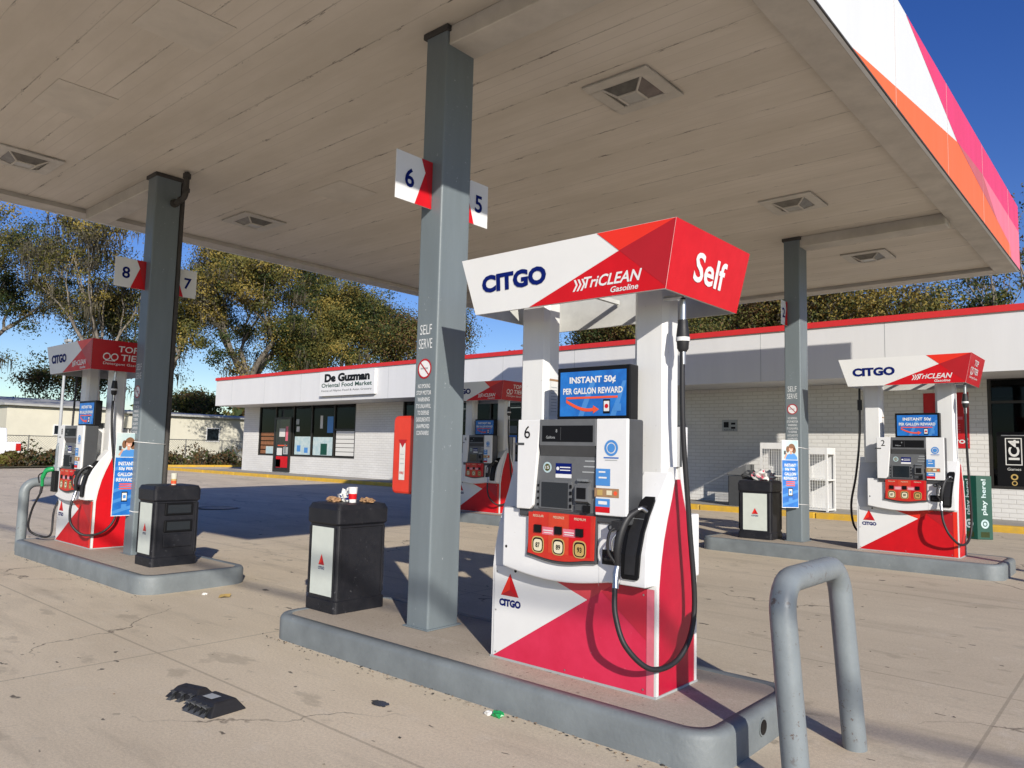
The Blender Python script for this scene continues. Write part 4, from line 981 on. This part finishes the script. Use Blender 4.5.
# white tiered cages
def cage(x0,x1,y0,y1,z0,z1,label):
    c = thing('display_cage', label, 'cage', ((x0+x1)/2,(y0+y1)/2,z0), group='white wire display cages by the shop wall'); hx,hy,H=(x1-x0)/2,(y1-y0)/2,z1-z0; t=.05
    f = MB()
    for sx in (-1,1):
        for sy in (-1,1): f.box(sx*hx-(t if sx>0 else 0),sx*hx+(0 if sx>0 else t),sy*hy-(t if sy>0 else 0),sy*hy+(0 if sy>0 else t),0,H,'white')
    f.build('frame', c, .004)
    for z in (.03,H*.48,H-.17): MB().box(-hx+.002,hx-.002,-hy+.002,hy-.002,z,z+(.04 if z<H-.2 else .165),'white').build('shelf', c, .004)
    mesh = MB(); n=int(2*hx/.06)
    for i in range(1,n): mesh.box(-hx+i*2*hx/n-.004,-hx+i*2*hx/n+.004,-hy-.002,-hy+.006,.07,H-.17,'white')
    for i in range(1,int(H/.07)-2): mesh.box(-hx,hx,-hy-.003,-hy+.004,.07+i*.07,.076+i*.07,'white')
    mesh.build('wire_front', c)
    MB().box(-hx+.05,hx-.05,hy-.02,hy-.008,.07,H-.17,'white2').build('back_panel', c)
    return c
cage(-8.1,-7.05,19.25,19.85,.36,2.06,'white two tier cage with a solid top band, partly behind the far column')
cage(-7.0,-6.38,19.25,19.85,.36,1.95,'narrow white cage immediately right of the far column')
gb = thing('ash_bin', 'dark grey outdoor litter bin with open hooded top by the shop wall', 'litter bin', (-8.75,19.5,.36))
MB().prism(rrect(-.26,.26,-.24,.24,.05,4),'z',0,.80,'char').build('body', gb, .01)
MB().prism([(-.28,.82),(-.28,.88),(.28,1.12),(.28,.82)][::-1],'y',-.26,.26,'grey').build('hood', gb, .015)
# lottery board
lb = thing('lottery_board', 'green two sided play here lottery board standing by the yellow kerb', 'sign board', (-2.82,17.0,.21), R(0)); lb.scale = (.86,.86,1)
for nm, vs in (('left_face', [(-.30,-.18,0),(.02,-.24,0),(.02,-.24,1.2),(-.30,-.18,1.2)]), ('right_face', [(.02,-.24,0),(.28,-.05,0),(.28,-.05,1.2),(.02,-.24,1.2)])):
    A_,B_ = Vector(vs[0]),Vector(vs[1]); u=(B_-A_).normalized(); w_=(B_-A_).length; n_=u.cross(Vector((0,0,1)))
    m_ = 'signgrn'; mb = MB(); off=[tuple(Vector(v)-n_*.03) for v in vs]
    mb.add(vs+off,[(0,1,2,3),(7,6,5,4),(0,4,5,1),(1,5,6,2),(2,6,7,3),(3,7,4,0)],m_); f = mb.build(nm, lb)
    q = Pl(A_+u*(w_*.5)+Vector((0,0,.46)),(0,0,1),-u); g = MB(); q.text(g,'play here!',0,-.065,.68,.13,'poster',.004,.02); q.ring(g,-.17,0,.05,.085,'poster',.004); q.disc(g,-.17,0,.03,'poster',.004); q.rect(g,-.42,-.32,-.09,.09,'lf_dark',.004); g.build('lettering', f)
MB().box(-.26,.24,.02,.05,0,1.2,'signgrn').build('rear_panel', lb)

# ------------------------------------------------------------------ background left
def house(name, label, x0, x1, y0, y1, zb, H, m, rise, wins, roof='roofm'):
    c = thing(name, label, 'building', ((x0+x1)/2,(y0+y1)/2,zb)); hx,hy=(x1-x0)/2,(y1-y0)/2
    MB().box(-hx,hx,-hy,hy,-.3,H,m).build('wall', c)
    MB().prism([(-hx-.4,H),(hx+.4,H),(hx+.4,H+.14),(0,H+.14+rise),(-hx-.4,H+.14)],'y',-hy-.3,hy+.3,roof).build('roof', c)
    for a,b,z0,z1 in wins:
        f = MB().box(hx-.02,hx+.06,a-(y0+y1)/2,b-(y0+y1)/2,z0,z1,'white2').build('window', c)
        MB().box(hx+.05,hx+.075,a-(y0+y1)/2+.08,b-(y0+y1)/2-.08,z0+.08,z1-.08,'screen').build('pane', f)
    return c
house('cream_building','long low cream building behind the fence with small dark windows',-72,-62,25.0,37.5,.2,3.75,'crm',.35,[(35.0,36.9,2.05,2.75),(31.4,32.6,1.7,2.9)])
house('cream_house','cream building with a low white gable roof at the far left',-78,-64,17.2,24.0,.2,4.0,'crm',.8,[(20.3,22.2,1.9,2.7)])
house('pale_shed','pale grey metal shed with a green door at the far left',-92,-74,13.5,21.0,.2,3.9,'crm2',.9,[(15.2,16.0,1.8,2.6)])
gd = MB().box(-73.97,-73.9,17.2,18.6,.3,2.4,'lf_yel'); tag(gd.build('green_door_panel'), 'bright green roller door panel on the pale shed', 'door')
# chain link fence
def fence(x, y0, y1, label):
    c = thing('chain_link_fence', label, 'fence', (x,(y0+y1)/2,.2)); h=1.75; L0=(y1-y0)/2
    y=-L0
    while y<=L0+.01: MB().tube([(0,y,-.1),(0,y,h+.05)],.035,'link',8).build('post', c); y+=2.6
    MB().tube([(0,-L0,h),(0,L0,h)],.025,'link',8).build('rail', c)
    m_ = MB(); s_=.16; k=-L0
    while k < L0:
        for sg in (1,-1):
            a = (0,k,0.02); b=(0,k+sg*h,h)
            y0_,y1_=k,k+sg*h
            if -L0<=y1_<=L0: m_.add([(0,y0_-.007,.02),(0,y0_+.007,.02),(0,y1_+.007,h),(0,y1_-.007,h)],[(0,1,2,3)],'link')
        k+=s_
    m_.build('mesh_wire', c)
fence(-50.5, 19.0, 34.5, 'chain link fence in front of the long cream building')
fence(-56.0, 6.0, 18.5, 'chain link fence running past the tall pole at the far left')
pl = thing('light_pole','tall slim grey pole standing left of the left island pump','pole',(-44.2,14.35,.16))
MB().tube([(0,0,0),(0,0,3.4),(0,0,6.8)],[.09,.075,.06],'lgrey',12).build('shaft', pl); MB().tube([(0,0,0),(0,0,.25)],.16,'lgrey',12).build('base', pl); MB().box(-.12,.5,-.1,.1,6.75,6.9,'lgrey').build('lamp_head', pl, .02)
# white pickup at the edge
tk = thing('pickup_truck','white pickup truck parked at the left edge, only its tail visible','pickup truck',(-51.3,13.2,.14), R(0)); tk.scale=(1.15,1.1,1.25)
b_ = MB(); pr=[(-1.0,.45),(-1.0,1.05),(-.95,1.2)]
b_.box(-3.4,1.2,-1.9+1.0,.98,.45,1.12,'truckw'); b_.build('body', tk, .07)
b_ = MB().prism([(-2.6,1.1),(-.75,1.1),(-1.0,1.78),(-2.1,1.78)],'y',-.82,.90,'truckw'); b_.build('cab', tk, .06)
MB().box(-2.0,-1.05,-.825,.905,1.2,1.66,'screen').build('side_window', tk, .01)
for a in (-2.5,.35):
    for yy in (-.86,.94):
        wv = MB().tube([(a,yy-.11,.36),(a,yy+.11,.36)],.36,'rubber',20).build('wheel', tk); MB().tube([(a,yy-.115,.36),(a,yy+.115,.36)],.2,'steel',16).build('rim', wv)
MB().box(1.19,1.23,.72,.95,.72,1.05,'tail').build('tail_light', tk, .01); MB().box(1.19,1.23,-.88,-.65,.72,1.05,'tail').build('tail_light', tk, .01)
MB().box(1.15,1.35,-.85,.95,.42,.56,'steel').build('bumper', tk, .02)
dg = MB().add([(0,-.5,.05),(0,0,.42),(0,.5,.05),(.12,0,-.02)],[(0,1,2),(0,3,1),(1,3,2)],'pinks'); dg2=dg.build('road_sign_sheet', loc=(-45.3,26.4,.4)); tag(dg2,'fallen red and white sign lying beyond the yellow kerb','sign')

# overhead service cable whose shadow crosses the forecourt
cab = MB(); h_=9.0; sx,sy=1.92*h_,-1.30*h_
pts=[(x_+sx,5.35+(x_+12)*.04+sy,h_-.5*math.sin(math.pi*(x_+40)/80)) for x_ in range(-40,41,8)]
cab.tube(pts,.042,'rubber',8); tag(cab.build('power_cable'),'thick black overhead cable crossing high above the forecourt','cable')

# ------------------------------------------------------------------ trees
def tree(name, label, x, y, H, spread, dens, mats, seed, crown0=.35, leaf=.17, trunk=.35, moss=0, group=None, zb=.2, clump=1.15, bare=0., fill=0):
    rnd = random.Random(seed); c = thing(name, label, 'tree', (x,y,zb), group=group)
    T = MB(); tips = []
    def grow(p, d, L_, r, depth):
        n = 4; pts=[p]; rs=[r]; q=p.copy(); dd=d.copy()
        for i in range(n):
            dd = (dd + Vector((rnd.uniform(-.25,.25),rnd.uniform(-.25,.25),rnd.uniform(-.10,.16)))).normalized()
            q = q + dd*L_/n; pts.append(q.copy()); rs.append(r*(1-.45*(i+1)/n))
        T.tube(pts, rs, 'bark', 7 if depth<2 else 5, caps=False)
        if depth >= 2: tips.append((q.copy(), depth)); tips.append((pts[2].copy(), depth))
        if depth < 4:
            k = rnd.choice((2,3)) if depth else 5
            for i in range(k):
                a = rnd.uniform(0,6.283) if depth else 6.283*i/k+rnd.uniform(-.4,.4)
                up = rnd.uniform(.25,.95) if depth else rnd.uniform(.35,1.1)
                nd = (Vector((math.cos(a)*spread,math.sin(a)*spread,up)) * .8 + dd*.6).normalized()
                grow(q if i else pts[-1], nd, L_*rnd.uniform(.62,.82), rs[-1]*.78, depth+1)
    H0 = H*crown0
    grow(Vector((0,0,-.1)), Vector((rnd.uniform(-.1,.1),rnd.uniform(-.1,.1),1)).normalized(), H0, trunk, 0)
    zmax = max(t[0].z for t in tips); rmax = max(math.hypot(t[0].x,t[0].y) for t in tips)
    s_ = (H-clump*.6)/zmax
    sr = min(1.25, H*.55*spread/rmax)
    T.v = [(a*sr,b*sr,z*s_) for a,b,z in T.v]; tips=[(Vector((t.x*sr,t.y*sr,t.z*s_)),d_) for t,d_ in tips]
    T.build('trunk', c)
    rx, cz_, rz_ = H*.40*max(spread,.45), H*.66, H*.33
    for k in range(fill):
        u = Vector((rnd.gauss(0,1),rnd.gauss(0,1),rnd.gauss(0,1))).normalized()*(.45+.55*rnd.random()**.5)
        tips.append((Vector((u.x*rx, u.y*rx, min(H-clump*.5, cz_+u.z*rz_))), 4))
    F = MB(); idx=[F.mi(m_) for m_ in mats]
    per = max(4, int(dens/len(tips)))
    V=F.v; Fc=F.f; Mi=F.m; Sm=F.sm
    for t,d_ in tips:
        if rnd.random() < bare: continue
        R0 = clump*rnd.uniform(.55,1.25); cm = rnd.choices(idx, [4,3,2,2][:len(idx)])[0]; per2=int(per*rnd.uniform(.4,1.6))
        for k in range(per2):
            u = Vector((rnd.gauss(0,1),rnd.gauss(0,1),rnd.gauss(0,.8))).normalized()*R0*(rnd.random()**.5)*(1+.25*math.sin(k*1.7))
            u.z *= .7; q=t+u
            nn = (u.normalized() + Vector((rnd.gauss(0,.42),rnd.gauss(0,.42),rnd.gauss(0,.42)+.15))).normalized()
            a = nn.cross(Vector((rnd.gauss(0,1),rnd.gauss(0,1),rnd.gauss(0,1)))).normalized(); b = nn.cross(a)
            L_=leaf*rnd.uniform(.6,1.4); w_=L_*.55; o=len(V)
            V.extend(((q-a*L_*.5)[:], (q+b*w_*.5)[:], (q+a*L_*.5)[:], (q-b*w_*.5)[:])); Fc.append((o,o+1,o+2,o+3))
            Mi.append(cm if rnd.random()<.9 else rnd.choice(idx)); Sm.append(False)
    F.build('crown', c)
    if moss:
        S_ = MB()
        for t,d_ in rnd.sample(tips, min(len(tips), moss)):
            for k in range(14):
                q=t+Vector((rnd.uniform(-.5,.5),rnd.uniform(-.5,.5),rnd.uniform(-.3,.1))); L_=rnd.uniform(.3,1.2); w_=rnd.uniform(.015,.045); a=rnd.uniform(0,3.14)
                dx,dy=math.cos(a)*w_,math.sin(a)*w_; j=Vector((rnd.uniform(-.12,.12),rnd.uniform(-.12,.12),0))
                S_.add([(q.x-dx,q.y-dy,q.z),(q.x+dx,q.y+dy,q.z),(q.x+j.x+dx*1.2,q.y+j.y+dy,q.z-L_*.5),(q.x+j.x-dx,q.y+j.y-dy,q.z-L_*.5),(q.x-j.x*.5,q.y,q.z-L_)],[(0,1,2,3),(3,2,4)],'moss')
        S_.build('hanging_moss', c)
    return c
G1='live oaks beyond the left kerb'; G2='trees rising behind the shop roof'
YM=['lf_mid','lf_yel','lf_dark','moss']; DK=['lf_dark','lf_mid','lf_brn']; BR=['lf_brn','lf_mid','lf_dark']
tree('oak_tree','broad live oak at the left edge with dark and olive foliage',-62,14.5,18.5,.95,80000,['lf_mid','lf_dark','lf_yel','moss'],3,.28,.16,.5,50,G1,clump=1.4,bare=.1,fill=60)
tree('oak_tree','sparse pale trunked live oak hung with grey moss, behind the left pump',-57,20.6,18.0,.60,26000,['lf_mid','moss','lf_yel'],11,.42,.15,.75,80,G1,clump=1.2,bare=.3,fill=22)
tree('oak_tree','yellowish live oak right of the left column, drooping towards the shop',-51.0,29.4,17.2,1.0,80000,YM,23,.24,.16,.5,60,G1,clump=1.35,bare=.05,fill=85)
tree('oak_tree','dark olive tree behind the left end of the shop',-45,33.5,14.4,1.0,80000,['lf_dark','lf_mid','lf_yel'],31,.24,.15,.4,25,G2,clump=1.45,bare=.0,fill=80)
tree('oak_tree','olive tree filling the gap between the left column and the shop name board',-48,32,11.5,.95,46000,['lf_mid','lf_dark','lf_yel'],29,.2,.15,.3,20,G2,clump=1.3,bare=0,fill=60)
tree('oak_tree','brownish tree behind the shop name board',-41,37,12.4,.75,42000,BR,37,.25,.15,.35,4,G2,clump=1.6,bare=.0,fill=60)
tree('oak_tree','dense dark oak partly hidden by the left column, lowest of the leftward oaks',-60.0,25.3,14.8,.8,46000,['lf_dark','lf_mid','lf_yel','moss'],37,.3,.16,.4,40,G1,clump=1.35,bare=0,fill=50)
tree('bushy_tree','round green tree low above the pale shed at far left',-83,26,10.6,.9,12000,DK,41,.30,.24,.3,0,G1,clump=1.5,fill=20)
tree('bushy_tree','small green tree just left of the shop end',-76,37.5,7.6,1.1,12000,DK,43,.25,.24,.3,0,G1,clump=1.4,fill=20)
tree('bushy_tree','tall thin tree at the far left behind the sheds',-84,18.5,11,.8,7000,BR,44,.35,.22,.25,0,G1,clump=1.3,bare=.2)
tree('palm_like_tree','low feathery green tree top seen left of the pump 6 header',-31.0,38,8.6,.7,9000,DK,51,.3,.2,.3,0,G2,clump=1.3)
for i,(x,y,H,m_,lab) in enumerate(((-25.0,38,10.9,DK,'dark tree seen through the gap under the pump 6 header'),(-21.5,39.5,11.8,YM,'olive tree behind the shop, right of the pump 6 header'),(-17.2,40,12.0,BR,'brown tinged tree behind the shop, left of the far column'),(-13.0,41.5,12.2,YM,'olive tree behind the shop, right of the far column'),(-15.2,45,12.0,DK,'dark tree behind the shop above the pump 2 header'))):
    tree('shade_tree',lab,x,y,H,.72 if i==0 else 1.0,34000,m_,60+i,.25,.14,.35,0,G2,clump=1.4,fill=30)
tree('cypress_tree','narrow upright tree between two gaps of sky behind the shop',-9.6,47,12.0,.35,9000,['lf_mid','lf_dark'],71,.2,.17,.25,0,G2,clump=.85)
tree('cypress_tree','second narrow upright tree right of the first, behind the shop',-7.9,47.5,11.0,.4,8000,['lf_dark','lf_mid'],72,.2,.17,.25,0,G2,clump=.8)
tree('oak_tree','open branched oak with sparse leaves at the right edge behind the shop',-5.0,46,16.9,.8,8000,['lf_dark','lf_mid','lf_brn'],85,.32,.17,.42,8,G2,clump=1.0,bare=.3,fill=6)
def bush(x,y,r,label,seed,m_=('lf_dark','lf_mid','lf_brn'),n=2600):
    rnd=random.Random(seed); c=thing('bush',label,'bush',(x,y,.2),group='bushes and scrub along the left kerb'); F=MB(); T=MB()
    for k in range(7): T.tube([(0,0,0),(rnd.uniform(-r,r)*.6,rnd.uniform(-r,r)*.6,r*rnd.uniform(.5,.9))],.02,'bark',5)
    T.build('stem', c)
    for k in range(n):
        u=Vector((rnd.gauss(0,1),rnd.gauss(0,1),abs(rnd.gauss(0,.8)))).normalized()*r*rnd.random()**.4*(.75+.35*math.sin(5*rnd.random()))
        a=Vector((rnd.gauss(0,1),rnd.gauss(0,1),rnd.gauss(0,1))).normalized(); b=a.orthogonal().normalized(); L_=.13*rnd.uniform(.6,1.5)
        F.add([u-a*L_,u+b*L_*.5,u+a*L_,u-b*L_*.5],[(0,1,2,3)],rnd.choice(m_))
    F.build('leaves', c)
bush(-48.8,29.2,1.45,'dark rounded bush against the left end of the shop wall',101,n=5000)
bush(-49.5,26.0,.7,'low brown bush before the long cream building',102,('lf_brn','lf_mid'))
bush(-49.2,22.8,.8,'low scrubby bush in the middle of the fence line',103,('lf_brn','lf_mid','moss'))
bush(-49.0,18.0,.8,'scrub bush behind the left pump and pole',104,('lf_brn','lf_dark'))
bush(-49.0,15.9,.9,'dark scrub bush beside the far hoop bollard',105,('lf_dark','lf_brn'))
bush(-49.0,13.6,.8,'scrub bush next to the white pickup truck',106,('lf_brn','lf_mid'))
bush(-49.0,20.3,.75,'brown scrub bush behind the left column',107,('lf_brn','moss','lf_mid'))
# scrub growing through the fence line
rnd=random.Random(19); F=MB()
for k in range(9000):
    Y=rnd.uniform(7,34.5); X=rnd.uniform(-50.2,-47.6) if rnd.random()<.7 else rnd.uniform(-57,-50)
    h=(.55+.35*math.sin(Y*1.3)+.25*math.sin(Y*3.1+X))*rnd.random()**.7*(1.3 if X<-50 else 1)+.05
    n=Vector((rnd.gauss(0,1),rnd.gauss(0,1),rnd.gauss(0,1))).normalized(); b=n.orthogonal().normalized(); q=Vector((X,Y,gz(Y)+.05+h)); L_=.10*rnd.uniform(.6,1.6)
    F.add([q-n*L_,q+b*L_*.5,q+n*L_,q-b*L_*.5],[(0,1,2,3)],rnd.choice(('lf_dark','lf_brn','lf_brn','moss')))
tag(F.build('undergrowth'),'brown and dark weedy undergrowth along the fence','undergrowth',kind='stuff')
# far tree line on the horizon
rnd=random.Random(9); F=MB()
for k in range(26000):
    a=rnd.uniform(0,1); X=-150+190*a; Y=60+rnd.uniform(-4,4)+ (a*10); 
    if rnd.random()<.45: X=-125+rnd.uniform(-5,5); Y=-20+rnd.random()*90
    h=(5+2.2*math.sin(X*.21)+1.6*math.sin(X*.57+Y*.3+1))*rnd.random()**.55+.2
    n=Vector((rnd.gauss(0,1),rnd.gauss(0,1),rnd.gauss(0,1))).normalized(); b=n.orthogonal().normalized(); q=Vector((X,Y,h)); L_=.55*rnd.uniform(.6,1.4)
    F.add([q-n*L_,q+b*L_*.6,q+n*L_,q-b*L_*.6],[(0,1,2,3)],rnd.choice(('lf_dark','lf_mid','lf_brn')))
tag(F.build('distant_woods'),'distant line of mixed woods on the horizon','woods',kind='stuff')

# ------------------------------------------------------------------ light
az, el = R(56), None
hd = Vector((-math.sin(az), math.cos(az), 0)); drop = .52*math.sin(az)
D = Vector((hd.x, hd.y, -drop)).normalized(); el = math.asin(-D.z)
sun = bpy.data.lights.new('sun','SUN'); sun.energy = 5.0; sun.angle = R(.53); sun.color = (1,.94,.85)
so = bpy.data.objects.new('sun', sun); col.objects.link(so); so.rotation_euler = D.to_track_quat('-Z','Y').to_euler(); so.location=(20,-20,30)
w = bpy.data.worlds.new('World'); scn.world = w; w.use_nodes = True; N = w.node_tree.nodes; L = w.node_tree.links
sky = N.new('ShaderNodeTexSky'); sky.sky_type='NISHITA'; sky.sun_disc=False; sky.sun_elevation=el
s_dir = -D; sky.sun_rotation = math.atan2(s_dir.x, s_dir.y)
sky.air_density=1.0; sky.dust_density=.3; sky.ozone_density=3.0
bg = N['Background']; bg.inputs[1].default_value=.12; hs = N.new('ShaderNodeHueSaturation'); hs.inputs['Saturation'].default_value=1.30; hs.inputs['Hue'].default_value=.524; L.new(sky.outputs[0], hs.inputs['Color']); L.new(hs.outputs[0], bg.inputs[0])

# ------------------------------------------------------------------ camera
cd = bpy.data.cameras.new('camera'); cam = bpy.data.objects.new('camera', cd); col.objects.link(cam); scn.camera = cam
cd.sensor_width = 36; cd.lens = 751.75/1024*36; cd.clip_end = 2000; cd.clip_start=.05
yaw,pit,rol = R(41.126),R(5.17),R(-1.388)
fwd=Vector((-math.sin(yaw)*math.cos(pit),math.cos(yaw)*math.cos(pit),math.sin(pit))); rt=Vector((math.cos(yaw),math.sin(yaw),0)); up=rt.cross(fwd)
r2=rt*math.cos(rol)-up*math.sin(rol); u2=rt*math.sin(rol)+up*math.cos(rol)
m4=Matrix((r2,u2,-fwd)).transposed().to_4x4(); m4.translation=Vector((0,0,1.65)); cam.matrix_world=m4
scn.cycles.diffuse_bounces = 1; scn.cycles.max_bounces = 8
scn.view_settings.view_transform='Standard'; scn.view_settings.look='None'; scn.view_settings.exposure=0
scn.render.resolution_x=1024; scn.render.resolution_y=768
